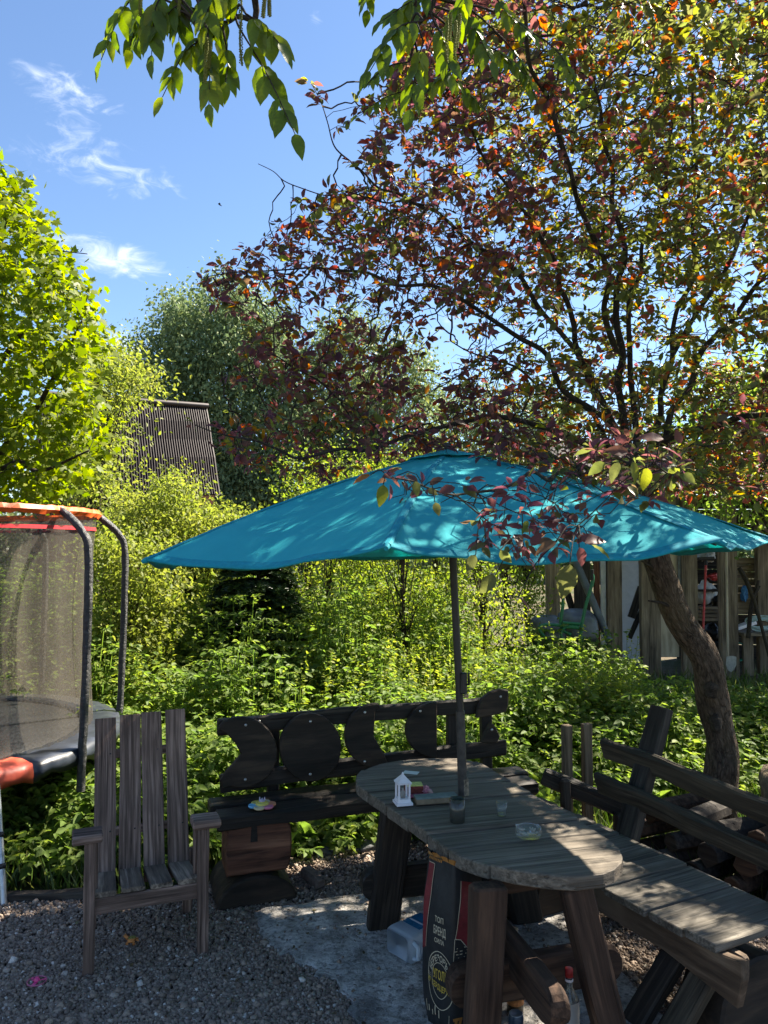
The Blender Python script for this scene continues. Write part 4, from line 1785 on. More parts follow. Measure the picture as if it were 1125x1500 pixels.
# ------------------------------------------------------------------ canister and bottles under the table
c = G(606, 1392, .016)
can_ = thing('plastic_canister', 'milky white plastic canister with a blue label lying on the concrete', 'canister', c)
ax = V((.62, .55, 0)).normalized()
ay = V((-.55, .62, 0)).normalized()
mb = MB()
sec = [(-.085, .0), (-.07, -.0), (.07, 0), (.085, .012), (.085, .11), (.07, .125), (-.07, .125), (-.085, .11)]
stn = [(0, .86), (.012, .97), (.03, 1), (.09, 1), (.10, .97), (.115, .97), (.125, 1), (.20, 1), (.225, .93), (.245, .62), (.25, .45)]
vs, fs = [], []
for d_, k in stn:
    for x, z in sec:
        vs.append(c + ax * (d_ - .11) + ay * (x * k) + V((0, 0, .062 + (z - .062) * k)))
m_ = len(sec)
for i in range(len(stn) - 1):
    for j in range(m_):
        fs.append((i * m_ + j, i * m_ + (j + 1) % m_, i * m_ + m_ + (j + 1) % m_, i * m_ + m_ + j))
fs.append(tuple(range(m_)))
fs.append(tuple(range(len(stn) * m_ - 1, (len(stn) - 1) * m_ - 1, -1)))
mb.add(vs, fs, None, 0, True)
mb.build('body', MILKY, can_)
mb = MB()
mb.prism([(-.05, -.06), (.075, -.06), (.075, .06), (-.05, .06)], c + V((0, 0, .1265)) + ax * .03, ax, ay, .0015, ch=.0003)
mb.build('label', BLUEL, can_)
mb = MB()
mb.prism([(-.01, -.05), (.0, -.05), (.0, .05), (-.01, .05)], c + V((0, 0, .1285)) + ax * .03, ax, ay, .001, ch=.0002)
mb.build('label_stripe', PAPER, can_)
mb = MB()
q = c - ax * .08 - ay * .086 + V((0, 0, .05))
mb.tube([q + V((0, 0, -.03)), q - ay * .028 + V((0, 0, -.02)), q - ay * .03 + V((0, 0, .03)), q + V((0, 0, .045))], .011, 8)
mb.build('handle', MILKY, can_)
mb = MB()
mb.lathe([(.024, 0), (.024, .03), (.0, .031)], c + ax * .14 + V((0, 0, .062)), ax, 16)
mb.build('cap', BLUEL, can_)


def bottle(name, c, label, h, r, glass, capm, labm, cat='bottle', neck=.33, capl=.04, lab=(.16, .5), labname='label'):
    t = thing(name, label, cat, c)
    mb = MB()
    hb = h * (1 - neck)
    mb.lathe([(0, 0), (r * .95, 0), (r, .006), (r, hb * .86), (r * .93, hb * .95), (r * .6, hb * 1.06), (r * .36, hb * 1.16), (r * .33, h - capl * .3), (0, h - capl * .3)], c, n=24)
    mb.build('body', glass, t)
    mb = MB()
    mb.lathe([(0, 0), (r * .42, 0), (r * .42, capl), (r * .3, capl + .002), (0, capl + .002)], c + V((0, 0, h - capl)), n=18)
    mb.build('cap', capm, t)
    mb = MB()
    mb.lathe([(r + .0008, h * lab[0]), (r + .0012, h * lab[0] + .001), (r + .0012, h * lab[1]), (r + .0008, h * lab[1] + .001)], c, n=24)
    mb.build(labname, labm, t)
    return t


FROST = m_glass('frosted_bottle_glass', (.55, .57, .55), .15, .35)
b1 = V((D(834, 1480, 3.15).x, 3.15, .016))
bt = bottle('clear_bottle', b1, 'clear glass bottle with a red cap standing by the splayed table leg', .30, .038, FROST, REDP, LABELW, neck=.34, capl=.032, lab=(.06, .60))
mb = MB()
mb.lathe([(.0165, .252), (.0165, .262)], b1, n=14)
mb.build('neck_ring', WHITEP, bt)
b2 = V((D(754, 1400, 3.37).x, 3.37, .016))
bottle('corked_bottle', b2, 'dark bottle with a pale cork behind the table cross bar', .35, .036, GLASSB, CORK, LABELO, neck=.3, capl=.04, lab=(.12, .42))
b3 = V((.675, 3.13, .016))
bottle('labelled_bottle', b3, 'short bottle with a yellow green label beside the red capped bottle', .19, .028, GLASSB, BLACKP, LABELY, neck=.3, capl=.02, lab=(.1, .62))
c = V((.532, 3.19, .016))
dc = thing('drink_can', 'silver topped drink can standing beside the near table leg', 'can', c)
mb = MB()
mb.lathe([(0, 0), (.024, 0), (.031, .01), (.031, .088), (.027, .098), (.0265, .1)], c, n=22)
mb.build('body', m_plain('can_print', (.03, .05, .08), .35, .5, .3), dc)
mb = MB()
mb.lathe([(.0265, .1), (.028, .102), (.026, .104), (.023, .098), (0, .098)], c, n=22)
mb.build('lid', STEEL, dc)

# ------------------------------------------------------------------ small toys on the gravel
c = G(54, 1437, .016)
pt = thing('propeller_toy', 'pink ringed propeller toy lying on the gravel', 'toy', c)
mb = MB()
n = 30
for k in range(n):
    a, b = 2 * PI * k / n, 2 * PI * (k + 1) / n
    mb.tube([c + V((math.cos(a) * .041, math.sin(a) * .041, 0)), c + V((math.cos(b) * .041, math.sin(b) * .041, 0))], .003, 6, caps=False)
mb.build('ring', PINKT, pt)
mb = MB()
mb.lathe([(0, -.006), (.012, -.006), (.014, .006), (.008, .016), (0, .018)], c, n=14)
mb.build('hub', PINKP, pt)
for k in range(3):
    a = k * 2.094 + .5
    mb = MB()
    mb.timber([c + V((math.cos(a) * .01, math.sin(a) * .01, 0)), c + V((math.cos(a) * .04, math.sin(a) * .04, 0))], .014, .003, ch=.0008, jit=0, tilt=.3)
    mb.build('blade', PINKP, pt)
c = G(193, 1380, .012)
tt = thing('turtle_toy', 'tiny orange toy turtle with an olive back on the gravel under the chair', 'toy', c)
mb = MB()
mb.stone(c + V((0, 0, .014)), .024, (1.15, .85, .5), 2, .05)
mb.tube([c + V((-.02, .006, .016)), c + V((-.034, .012, .022)), c + V((-.042, .014, .028))], [.009, .008, .009], 8)
for sx, sy in ((-.6, -1), (.7, -1), (-.6, 1), (.7, 1)):
    q = c + V((.02 * sx, .016 * sy, .010))
    mb.tube([q, q + V((.008 * sx, .012 * sy, -.008))], [.006, .007], 6)
mb.tube([c + V((.024, 0, .012)), c + V((.038, -.004, .008))], [.005, .002], 6)
mb.build('body', TOYO, tt)
mb = MB()
mb.stone(c + V((.001, 0, .022)), .018, (1.1, .85, .45), 2, .12)
mb.build('shell', TOYG, tt)
# ------------------------------------------------------------------ trampoline
TC = V((-3.49, 5.5, 0))
TR, TMZ, TRZ = 1.35, .66, 2.24
tr = thing('net_trampoline', 'round trampoline with dark safety net and orange top ring on the left', 'trampoline', TC)


def TP(deg, r, z):
    a = math.radians(deg)
    return TC + V((math.cos(a) * r, math.sin(a) * r, z))


def ringtube(r, z, rad, k=72, jit=0.0, n=8, a0=0, a1=360, wob=0):
    mb = MB()
    pts = [TP(a0 + (a1 - a0) * i / k, r + wob * math.sin(i * 1.3), z + wob * math.sin(i * .9 + 1)) for i in range(k + 1)]
    mb.tube(pts, rad, n, jit, caps=False, nfreq=30)
    return mb


# top ring: an orange sleeve, gathered
mb = MB()
vs, fs, gs = [], [], []
K = 160
for i in range(K):
    a = 360 * i / K
    pz = .006 * math.sin(i * 2.7) + .004 * math.sin(i * 5.1)
    for r, z in ((TR + .01, TRZ - .028 + pz), (TR + .028 + pz, TRZ), (TR + .01, TRZ + .030 + pz * .5), (TR - .012, TRZ + .012)):
        p = TP(a, r, z)
        vs.append(p)
for i in range(K):
    j = (i + 1) % K
    for b in range(4):
        c_ = (b + 1) % 4
        fs.append((i * 4 + b, j * 4 + b, j * 4 + c_, i * 4 + c_))
mb.add(vs, fs)
mb.build('top_ring', ORANGE, tr)
mb = MB()
vs, fs = [], []
for i in range(72):
    for z in (TRZ - .125, TRZ - .10):
        vs.append(TP(i * 5, TR - .008, z))
for i in range(72):
    j = (i + 1) % 72
    fs.append((2 * i, 2 * j, 2 * j + 1, 2 * i + 1))
mb.add(vs, fs)
mb.build('red_band', REDV, tr)
mb = MB()
vs, fs, gs = [], [], []
Zs = [TMZ, .9, 1.2, 1.5, 1.8, 2.0, TRZ - .02]
for i in range(145):
    a = i * 2.5
    for k, z in enumerate(Zs):
        f = k / (len(Zs) - 1)
        w = .035 * math.sin(PI * f) * math.sin(i * .55 + 2 * math.sin(i * .23)) - .05 * math.sin(PI * f)
        vs.append(TP(a, TR - .005 + w, z))
        gs.append((math.radians(a) * TR, z, 0))
m_ = len(Zs)
for i in range(144):
    for k in range(m_ - 1):
        fs.append((i * m_ + k, i * m_ + m_ + k, i * m_ + m_ + k + 1, i * m_ + k + 1))
mb.add(vs, fs, gs, 0, True)
mb.build('safety_net', NET, tr)
mb = MB()
mb.lathe([(0, TMZ - .012), (.7, TMZ - .006), (TR - .06, TMZ), (TR - .06, TMZ - .004), (.7, TMZ - .012), (0, TMZ - .018)], TC, n=72)
mb.build('jumping_mat', MATBLK, tr)
# edge pad in coloured lengths
segs = [(-58, -36, PADRED), (-36, 40, PADBLK), (40, 120, PADRED), (120, 200, PADBLK), (200, 302, PADRED)]
segs = [(-75, -29, PADRED), (-29, 150, PADBLK), (150, 215, PADRED), (215, 285, PADBLK)]
for a0, a1, m in segs:
    mb = MB()
    vs, fs = [], []
    k = int((a1 - a0) / 2.5)
    prof = [(TR - .10, TMZ + .006), (TR - .06, TMZ + .026), (TR + .09, TMZ + .030), (TR + .19, TMZ + .012), (TR + .205, TMZ - .035), (TR + .20, TMZ - .075), (TR + .19, TMZ - .035), (TR - .06, TMZ - .006)]
    for i in range(k + 1):
        a = a0 + (a1 - a0) * i / k
        for q, (r, z) in enumerate(prof):
            vs.append(TP(a, r, z + .006 * math.sin(a * .9 + q) - (.012 if q == 5 else 0) * (1 + math.sin(a * .6))))
    n = len(prof)
    for i in range(k):
        for j in range(n):
            fs.append((i * n + j, i * n + n + j, i * n + n + (j + 1) % n, i * n + (j + 1) % n))
    fs.append(tuple(range(n)))
    fs.append(tuple(range((k + 1) * n - 1, k * n - 1, -1)))
    mb.add(vs, fs, None, 0, True)
    mb.build('edge_pad', m, tr)
ringtube(TR + .10, TMZ - .03, .021).build('frame_ring', STEEL, tr)
for k in range(8):
    a = -14.6 + 45 * k
    if k == 1:
        a = 30
    mb = MB()
    pts = smooth_path([TP(a, TR + .205, .40), TP(a, TR + .215, .7), TP(a, TR + .235, 1.4), TP(a, TR + .235, 1.95), TP(a, TR + .19, 2.09), TP(a, TR + .09, 2.19), TP(a, TR + .0, TRZ + .015)], 9)
    L = len(pts)
    mb.tube(pts, [(.027 if i < L - 5 else .027 - .013 * (i - L + 5) / 4) for i in range(L)], 12, .22, nfreq=22)
    mb.build('net_pole', FOAM, tr)
leg_a = math.degrees(math.atan2(4.38 - 5.5, -2.117 + 3.49))
for a in (leg_a, leg_a + 90, leg_a + 180, leg_a + 270):
    for da in ((0, 1) if a != leg_a else (0, 1)):
        mb = MB()
        mb.tube([TP(a - 8 * da * 0 - 24 * da, TR + .42 - .2 * da, .0), TP(a - 24 * da + 2, TR + .18, TMZ - .03)], .0185, 12)
        lg = mb.build('leg', STEEL, tr)
        if da == 0:
            p0, p1 = TP(a, TR + .42, 0), TP(a + 2, TR + .18, TMZ - .03)
            for f in (.28, .53):
                mb = MB()
                q = p0.lerp(p1, f)
                d = (p1 - p0).normalized()
                mb.lathe([(.0, 0), (.024, 0), (.024, .028), (0, .028)], q, d, 12)
                mb.build('clamp', BLACKP, lg)
            mb = MB()
            mb.timber([p0.lerp(p1, .30) + V((-.01, 0, 0)), p0.lerp(p1, .30) + V((-.13, .03, -.006))], .03, .03, ch=.004, jit=0)
            mb.build('strap', BLACKP, lg)

# ------------------------------------------------------------------ house with the ribbed brown roof
HR = [D(60, 578, 19.0), D(303, 596, 22.0), D(323, 724, 21.15), D(60, 735, 18.2)]      # ridge left, ridge right, eave right, eave left
house = thing('gabled_house', 'old house with a steep dark brown ribbed roof behind the shrubs', 'house', (HR[2].x, HR[2].y, 0))
e1 = (HR[1] - HR[0])
e2 = (HR[3] - HR[0])
nn = e1.cross(e2).normalized()
if nn.y > 0:
    nn = -nn
mb = MB()
NR = 66
for i in range(NR):
    a, b = i / NR, (i + .42) / NR
    lo = []
    for u, h in ((a, 0), (a + .1 / NR, .055), (b - .1 / NR, .055), (b, 0), ((i + 1) / NR, 0)):
        lo.append((u, h))
    rows = 5
    vs, gs = [], []
    for r in range(rows + 1):
        for u, h in lo:
            p = HR[0].lerp(HR[1], u).lerp(HR[3].lerp(HR[2], u), r / rows)
            st = .03 * ((r % 2)) if 0 < r < rows else 0
            vs.append(p + nn * (h + st))
            gs.append((u * 9 + i * 3.7, r / rows * 3, 0))
    fs = []
    for r in range(rows):
        for k in range(4):
            q = r * 5 + k
            fs.append((q, q + 5, q + 6, q + 1))
    mb.add(vs, fs, gs)
# underside and the far slope
back = [p + V((0, 0, 0)) for p in HR]
hy = V((-nn.x, -nn.y, 0)).normalized()
depth = 5.6
rid0, rid1 = HR[0] - nn * .06, HR[1] - nn * .06
mb.add([rid0, rid1, HR[2] - nn * .06, HR[3] - nn * .06], [(0, 1, 2, 3)])
run = (HR[3] - HR[0])
f0, f1 = HR[0] + hy * abs(run.dot(hy)) + V((0, 0, run.z)), HR[1] + hy * abs(run.dot(hy)) + V((0, 0, run.z))
mb.add([HR[0], HR[1], f1, f0], [(0, 1, 2, 3)])
mb.build('roof', ROOF, house)
mb = MB()
w0, w1 = HR[3] + hy * .35, HR[2] + hy * .35
b0, b1 = f0 - hy * .35, f1 - hy * .35
for a, b in ((w0, w1), (w1, b1), (b1, b0), (b0, w0)):
    mb.add([V((a.x, a.y, -.2)), V((b.x, b.y, -.2)), V((b.x, b.y, b.z + .2)), V((a.x, a.y, a.z + .2))], [(0, 1, 2, 3)])
for s, a, b, r in ((0, w0, b0, HR[0]), (1, w1, b1, HR[1])):
    mb.add([V((a.x, a.y, a.z + .2)), V((b.x, b.y, b.z + .2)), r - V((0, 0, .15))], [(0, 1, 2)])
mb.build('wall', BROWNR, house)
mb = MB()
mb.tube([HR[0] + nn * .06, HR[1] + nn * .06], .08, 8)
mb.build('ridge_cap', ROOF, house)

# pale low board fence far behind the shrubs
mb = MB()
for k in range(4):
    z = .35 + k * .27
    mb.timber([V((-4.4, 13.6, z)), V((-1.9, 13.9, z))], .03, .24, ch=.005, step=.4)
bf = mb.build('board_fence', BEIGE, loc=(-3.2, 13.7, 0))
tag(bf, 'pale board fence glimpsed behind the bushes and dark spruce', 'fence')
for x in (-4.2, -3.1, -2.0):
    mb = MB()
    mb.timber([V((x, 13.80, -.1)), V((x, 13.80, 1.45))], .09, .09, ch=.005)
    mb.build('post', BEIGE, bf)

# ------------------------------------------------------------------ open timber shed on the right
shed = thing('open_shed', 'rough open timber shed with posts and boards behind the leaning tree', 'shed', (4.6, 12.2, 0))
YF = 12.0


def sp(px, Y=YF):
    return D(px, 900, Y).x


def post(x0, x1, mat, top=3.1, Y=YF, bot=-.05, th=.12, name='post'):
    a, b = sp(x0, Y), sp(x1, Y)
    mb = MB()
    mb.timber([V(((a + b) / 2, Y, bot)), V(((a + b) / 2, Y, top))], b - a, th, up=(0, -1, 0), ch=.008, step=.3, jit=.004)
    return mb.build(name, mat, shed)


post(800, 820, W_POST, 2.6)
post(842, 864, W_DARK, 2.9)
post(889, 910, W_BARN, 2.95)
post(938, 966, W_BARN, 3.0, Y=11.9)
post(998, 1021, W_BARN, 3.05)
post(1054, 1079, W_BARN, 3.1)
post(1109, 1128, W_BARN, 3.1, Y=12.4)
post(1230, 1255, W_BARN, 3.1)
post(966, 994, W_PALE, 2.9, Y=12.03, bot=.28, th=.02, name='plywood_strip')
post(994, 999, STEEL_D, 2.9, Y=11.98, bot=.6, th=.02, name='metal_strip')
post(870, 879, W_LOG, 2.9, Y=12.06, th=.04, name='plank')
post(880, 888, CLOTHW, 2.9, Y=12.02, th=.05, name='plank')
mb = MB()
vs, fs = [], []
x0, x1 = sp(905, 12.2), sp(942, 12.2)
for i in range(13):
    for k in range(19):
        x, z = x0 + (x1 - x0) * i / 12, .2 + 2.5 * k / 18
        vs.append((x, 12.2 + .03 * noise.noise(V((x * 6, z * 3, 1))), z))
for i in range(12):
    for k in range(18):
        q = i * 19 + k
        fs.append((q, q + 19, q + 20, q + 1))
mb.add(vs, fs, None, 0, True)
mb.build('plastic_sheeting', SHEET, shed)
for (a, b, w) in (((925, 905, 12.08), (940, 860, 12.08), .12), ((922, 935, 12.05), (946, 880, 12.05), .07), ((842, 905, 12.12), (828, 858, 12.12), .1)):
    mb = MB()
    mb.timber([D(*a), D(*b)], w, .05, up=(0, -1, 0), ch=.006)
    mb.build('brace', W_DARK, shed)
# back wall and dark boarding inside
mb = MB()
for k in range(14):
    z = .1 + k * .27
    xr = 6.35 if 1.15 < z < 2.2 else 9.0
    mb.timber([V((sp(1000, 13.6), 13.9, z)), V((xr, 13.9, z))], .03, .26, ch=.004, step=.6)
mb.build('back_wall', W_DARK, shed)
mb = MB()
for k in range(8):
    mb.timber([V((sp(1082, 12.5), 12.55, .95 + k * .115)), V((9.2, 12.55, .95 + k * .115))], .025, .112, ch=.003, step=.5)
mb.build('side_boarding', W_BARN, shed)
mb = MB()
r0, r1 = V((3.1, 11.3, 2.92)), V((10.5, 11.3, 3.02))
r2, r3 = V((10.5, 15.6, 4.05)), V((3.1, 15.6, 3.95))
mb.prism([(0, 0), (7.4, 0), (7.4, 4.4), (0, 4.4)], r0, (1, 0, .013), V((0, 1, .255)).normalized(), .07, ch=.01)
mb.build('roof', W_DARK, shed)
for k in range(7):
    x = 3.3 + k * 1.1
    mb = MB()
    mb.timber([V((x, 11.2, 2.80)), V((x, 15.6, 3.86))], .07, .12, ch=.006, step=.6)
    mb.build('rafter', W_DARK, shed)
for k, z in enumerate((.62, 1.28, 1.78, 2.2)):
    mb = MB()
    mb.timber([V((sp(1021, 12.6), 12.75, z)), V((sp(1056, 12.6), 12.75, z))], .5, .035, ch=.004)
    mb.build('shelf', W_DARK, shed)
mb = MB()
mb.timber([V((sp(1078, 12.3), 12.35, .62)), V((7.6, 12.35, .62))], .6, .05, ch=.005)
wb_ = mb.build('work_bench', W_BARN, shed)
for x in (sp(1094, 12.2), 6.6, 7.4):
    mb = MB()
    mb.timber([V((x, 12.2, -.05)), V((x, 12.2, .6))], .16, .06, up=(0, -1, 0), ch=.005)
    mb.build('leg', W_BARN, wb_)

# things kept in and against the shed
mb = MB()
a, b = D(1030, 922, 11.85), D(1034, 828, 11.98)
mb.tube([a, b], .018, 10)
br = mb.build('red_broom', REDP, loc=(a.x, a.y, a.z))
tag(br, 'red handled broom standing head up between the shed posts', 'broom')
mb = MB()
mb.tube([b, b + (b - a).normalized() * .1], .024, 10)
mb.timber([b + V((-.13, 0, .1)), b + V((.13, 0, .11))], .06, .05, ch=.01)
mb.build('broom_head', BLACKP, br)
a, b = D(1064, 792, 11.82), D(1066, 972, 11.72)
mb = MB()
mb.tube([a, a.lerp(b, .5), b], .019, 10)
sh = mb.build('long_shovel', W_PALE, loc=(b.x, b.y, b.z - .2))
tag(sh, 'long handled shovel with a pale blade leaning on the shed post', 'shovel')
c = D(1071, 968, 11.70)
mb = MB()
bl = [(-.075, .06), (-.03, .075), (.03, .075), (.075, .06), (.078, -.06), (.045, -.14), (.0, -.175), (-.045, -.14), (-.078, -.06)]
mb.prism(bl, c, (1, 0, 0), (0, -.12, 1), .006, ch=.001, nrm=(0, -1, -.12))
mb.build('blade', m_plain('pale_shovel_steel', (.42, .40, .36), .5, .4, .2, .2, 30), sh)
a, b = D(834, 800, 11.55), D(893, 940, 10.9)
mb = MB()
mb.tube([a, b], .055, 14)
tag(mb.build('metal_pipe', STEEL_D, loc=b), 'grey metal pipe leaning across the shed posts above the wheelbarrow', 'pipe')
for k, (pts, lab) in enumerate((([(1083, 832), (1098, 862), (1112, 905), (1127, 962)], 'long forked bare branch leaning against the shed boarding'),
                                ([(1096, 935), (1100, 890), (1106, 870), (1112, 858)], 'short upright bare branch beside the longer forked branch at the shed'))):
    mb = MB()
    p = smooth_path([D(x, y, 11.6 + .1 * k) for x, y in pts], 5)
    mb.tube(p, [.035 - .012 * i / len(p) for i in range(len(p))], 8, .15)
    if k == 0:
        mb.tube([D(1103, 878, 11.6), D(1109, 862, 11.6), D(1111, 850, 11.6)], [.028, .024, .02], 8, .1)
    tag(mb.build('dead_branch', BARK_D, loc=p[0]), lab, 'branch')
# clutter on the shelves
random.seed(31)
def blob(name, cat, label, px, py, Y, r, mat, sq=(1, .7, .7), sm=True):
    c = D(px, py, Y)
    mb = MB()
    mb.stone(c, r, sq, 3, .5, smooth=sm)
    return tag(mb.build(name, mat, loc=c), label, cat)


blob('grey_sack', 'sack', 'pale grey sack on the middle shelf of the shed behind the broom', 1033, 868, 12.75, .24, CLOTHW, (.9, .6, .8))
blob('cloth_bundle', 'bundle', 'pale cloth bundle on the upper shelf of the shed', 1036, 812, 12.75, .2, CLOTHW, (1.1, .6, .7))
blob('red_bag', 'bag', 'red bag on the shed shelf above the pale grey sack', 1047, 845, 12.7, .11, REDP, (1.5, .7, .6))
blob('dark_bundle', 'bundle', 'dark crumpled bundle on the lowest shelf of the shed', 1040, 928, 12.7, .2, BLACKP, (1.0, .6, .7))
blob('dark_sack', 'sack', 'black sack beside the pale grey sack on the shed shelf', 1052, 882, 12.65, .13, BLACKP, (.8, .6, .9))
blob('blue_bundle', 'bundle', 'blue tarp bundle hanging right of the shed post', 1090, 870, 12.5, .1, BLUET, (.6, .5, 1.2))
for k in range(2):
    c = D(1040, 898 + 52 * k, 12.6)
    mb = MB()
    for s in range(4):
        mb.timber([c + V((-.2, -.0, -.09 + s * .06)), c + V((.16, 0, -.09 + s * .06))], .3, .05, ch=.004)
    tag(mb.build('wooden_crate', W_DARK if k else W_BARN, loc=c), ('lighter' if k == 0 else 'darker') + ' slatted wooden crate on the shed shelves', 'crate')
c = D(1092, 918, 12.35)
mb = MB()
mb.prism([(-.16, -.09), (.16, -.09), (.16, .09), (-.16, .09)], c, V((.95, .1, .28)).normalized(), (0, 1, 0), .05, ch=.006)
tag(mb.build('lid_board', WHITEP, loc=c), 'tilted white panel lying on the shed work bench', 'panel')
c = D(1114, 912, 12.3)
mb = MB()
for k in range(7):
    n = 18
    r = .17 + .012 * k
    mb.tube([c + V((math.cos(2 * PI * i / n) * r, .02 * math.sin(i + k), -.05 + math.sin(2 * PI * i / n) * .09 + .012 * k)) for i in range(n + 1)], .008, 6, caps=False)
tag(mb.build('hose_coil', m_plain('pale_green_hose', (.35, .45, .42), .4, .5), loc=c), 'coil of pale hose on the work bench at the right edge', 'hose')
c = D(1084, 955, 12.2)
mb = MB()
for k in range(6):
    n = 16
    mb.tube([c + V((math.cos(2 * PI * i / n) * (.09 + .01 * k), .02 * k, math.sin(2 * PI * i / n) * .14)) for i in range(n + 1)], .008, 6, caps=False)
tag(mb.build('hose_coil', m_plain('green_hose', (.02, .22, .14), .4, .5), loc=c), 'coil of green hose hanging under the shed work bench', 'hose')

# ------------------------------------------------------------------ wheelbarrow tipped up, and a second tub
WY = 10.7


def wp(px, py, dy=0.0):
    return D(px, py, WY + dy)


wbr = thing('tipped_wheelbarrow', 'galvanised wheelbarrow tipped up with green handles pointing skyward', 'wheelbarrow', (wp(850, 940).x, WY, 0))


def tub(cx, cy, w, h, parent, mat, name, lean):
    """a pressed sheet tub seen from below: rounded bottom towards the camera"""
    mb = MB()
    vs, fs = [], []
    c = wp(cx, cy, .15)
    n = 28
    prof = [(1.06, .22), (1.08, .20), (1.03, .18), (1.0, .12), (.93, -.02), (.82, -.14), (.66, -.2), (.35, -.215), (.0, -.22)]
    for k, y in prof:
        for j in range(n):
            a = 2 * PI * j / n
            ca, sa = math.cos(a), math.sin(a)
            q = 3.2
            rr = (abs(ca) ** q + abs(sa) ** q) ** (-1 / q)
            vs.append(c + V((ca * rr * w * k, y + lean * sa * k * .1, sa * rr * h * k)))
    for i in range(len(prof) - 1):
        for j in range(n):
            fs.append((i * n + j, i * n + (j + 1) % n, i * n + n + (j + 1) % n, i * n + n + j))
    mb.add(vs, fs, None, 0, True)
    return mb.build(name, mat, parent, None if parent is not None else c)


tub(850, 920, .265, .235, wbr, STEEL_D, 'tub', .6)
o = tub(806, 928, .24, .225, None, STEEL_D, 'metal_tub', .4)
tag(o, 'grey sheet metal tub standing on edge left of the wheelbarrow', 'tub')
for pts in (([(823, 838), (825, 880), (822, 918), (836, 930)]), ([(867, 838), (868, 852), (858, 888), (851, 925), (852, 945)])):
    mb = MB()
    mb.tube(smooth_path([wp(x, y, -.22) for x, y in pts], 5), .023, 10)
    fr = mb.build('handle', GREENP, wbr)
    mb = MB()
    x, y = pts[0]
    mb.tube([wp(x, y + 12, -.22), wp(x, y - 4, -.22)], .027, 10)
    mb.build('grip', BLACKP, fr)
for pts in (([(848, 918), (800, 915), (790, 921), (797, 932), (806, 943)]), ([(848, 920), (828, 919), (822, 930), (828, 942)]), ([(824, 912), (850, 914)])):
    mb = MB()
    mb.tube(smooth_path([wp(x, y, -.26) for x, y in pts], 5), .02, 8)
    mb.build('leg_loop', GREENP, wbr)
c = V((wp(850, 985).x, WY + .25, .2))
mb = MB()
mb.lathe([(0, -.04), (.05, -.04), (.06, -.02), (.15, -.02), (.19, -.045), (.205, 0), (.19, .045), (.15, .02), (.06, .02), (.05, .04), (0, .04)], c, (1, 0, 0), 24)
mb.build('wheel', BLACKP, wbr)

# insect caught against the sky
c = D(322, 300, 3.4)
ins = thing('flying_insect', 'tiny dark insect flying against the blue sky', 'insect', c)
mb = MB()
mb.tube([c + V((-.008, 0, .005)), c, c + V((.009, 0, -.006))], [.0015, .0028, .001], 6)
mb.build('body', BLACKP, ins)
for s in (-1, 1):
    mb = MB()
    mb.add([c, c + V((-.006, .006 * s, .003)), c + V((.002, .011 * s, .006)), c + V((.005, .006 * s, .0))], [(0, 1, 2, 3)])
    mb.build('wing', STEEL_D, ins)
# ------------------------------------------------------------------ vegetation
random.seed(11)
SUN_AZ, SUN_EL = math.radians(58), math.radians(47)
RNG = np.random.default_rng(23)


def np3(v):
    return np.array([v.x, v.y, v.z])


def sample_px(poly, n, y0, y1):
    """points spread through a volume whose outline from the front is poly and whose depth runs y0..y1"""
    xs = [p[0] for p in poly]
    ys = [p[1] for p in poly]
    out = []
    X = np.empty(0)
    Yp = np.empty(0)
    while len(X) < n:
        a = min(xs) + (max(xs) - min(xs)) * RNG.random(n)
        b = min(ys) + (max(ys) - min(ys)) * RNG.random(n)
        k = in_poly(a, b, poly)
        X, Yp = np.append(X, a[k]), np.append(Yp, b[k])
    X, Yp = X[:n], Yp[:n]
    d0 = y0(X, Yp) if callable(y0) else y0
    d1 = y1(X, Yp) if callable(y1) else y1
    Yd = d0 + (d1 - d0) * RNG.random(n)
    u, v = (X - PW / 2) / FPX, (PH / 2 - Yp) / FPX
    dy = math.cos(PITCH) - v * math.sin(PITCH)
    dz = math.sin(PITCH) + v * math.cos(PITCH)
    s = Yd / dy
    return np.stack([u * s, Yd, CAM_Z + dz * s], 1)


def leaves_on(P, par, cnt, maxcnt, per, spread, droop=.15):
    """positions, directions and normals of leaves along thin twigs"""
    idx = np.where((cnt <= maxcnt) & (par >= 0))[0]
    rep = RNG.poisson(per, len(idx))
    i = np.repeat(idx, rep)
    base = P[i]
    tw = nrm(P[i] - P[par[i]])
    d = nrm(tw * .5 + RNG.normal(size=(len(i), 3)) * .75 + np.array([[0, 0, -droop]]))
    nz = nrm(np.array([[0, 0, .9]]) + RNG.normal(size=(len(i), 3)) * .6)
    pos = base + RNG.normal(size=(len(i), 3)) * spread + d * .01
    return pos, d, nz, i


def skeleton(limbs, step):
    """limbs: list of (path, radii, parent limb index or -1); returns nodes, parents for colonize and the tube list"""
    pos, par = [], []
    where = []
    for path, rad, pl in limbs:
        pts = smooth_path(path, 6)
        L = [0]
        for i in range(1, len(pts)):
            L.append(L[-1] + (pts[i] - pts[i - 1]).length)
        n = max(2, int(L[-1] / step))
        res = []
        for k in range(n + 1):
            d = L[-1] * k / n
            j = next((q for q in range(1, len(L)) if L[q] >= d - 1e-9), len(L) - 1)
            f = (d - L[j - 1]) / max(1e-9, L[j] - L[j - 1])
            res.append(pts[j - 1].lerp(pts[j], f))
        last = -1
        if pl >= 0:
            c = where[pl]
            last = min(c, key=lambda q: (pos[q] - res[0]).length)
        ids = []
        for p in res:
            pos.append(p)
            par.append(last)
            last = len(pos) - 1
            ids.append(last)
        where.append(ids)
    return [np3(p) for p in pos], par, where


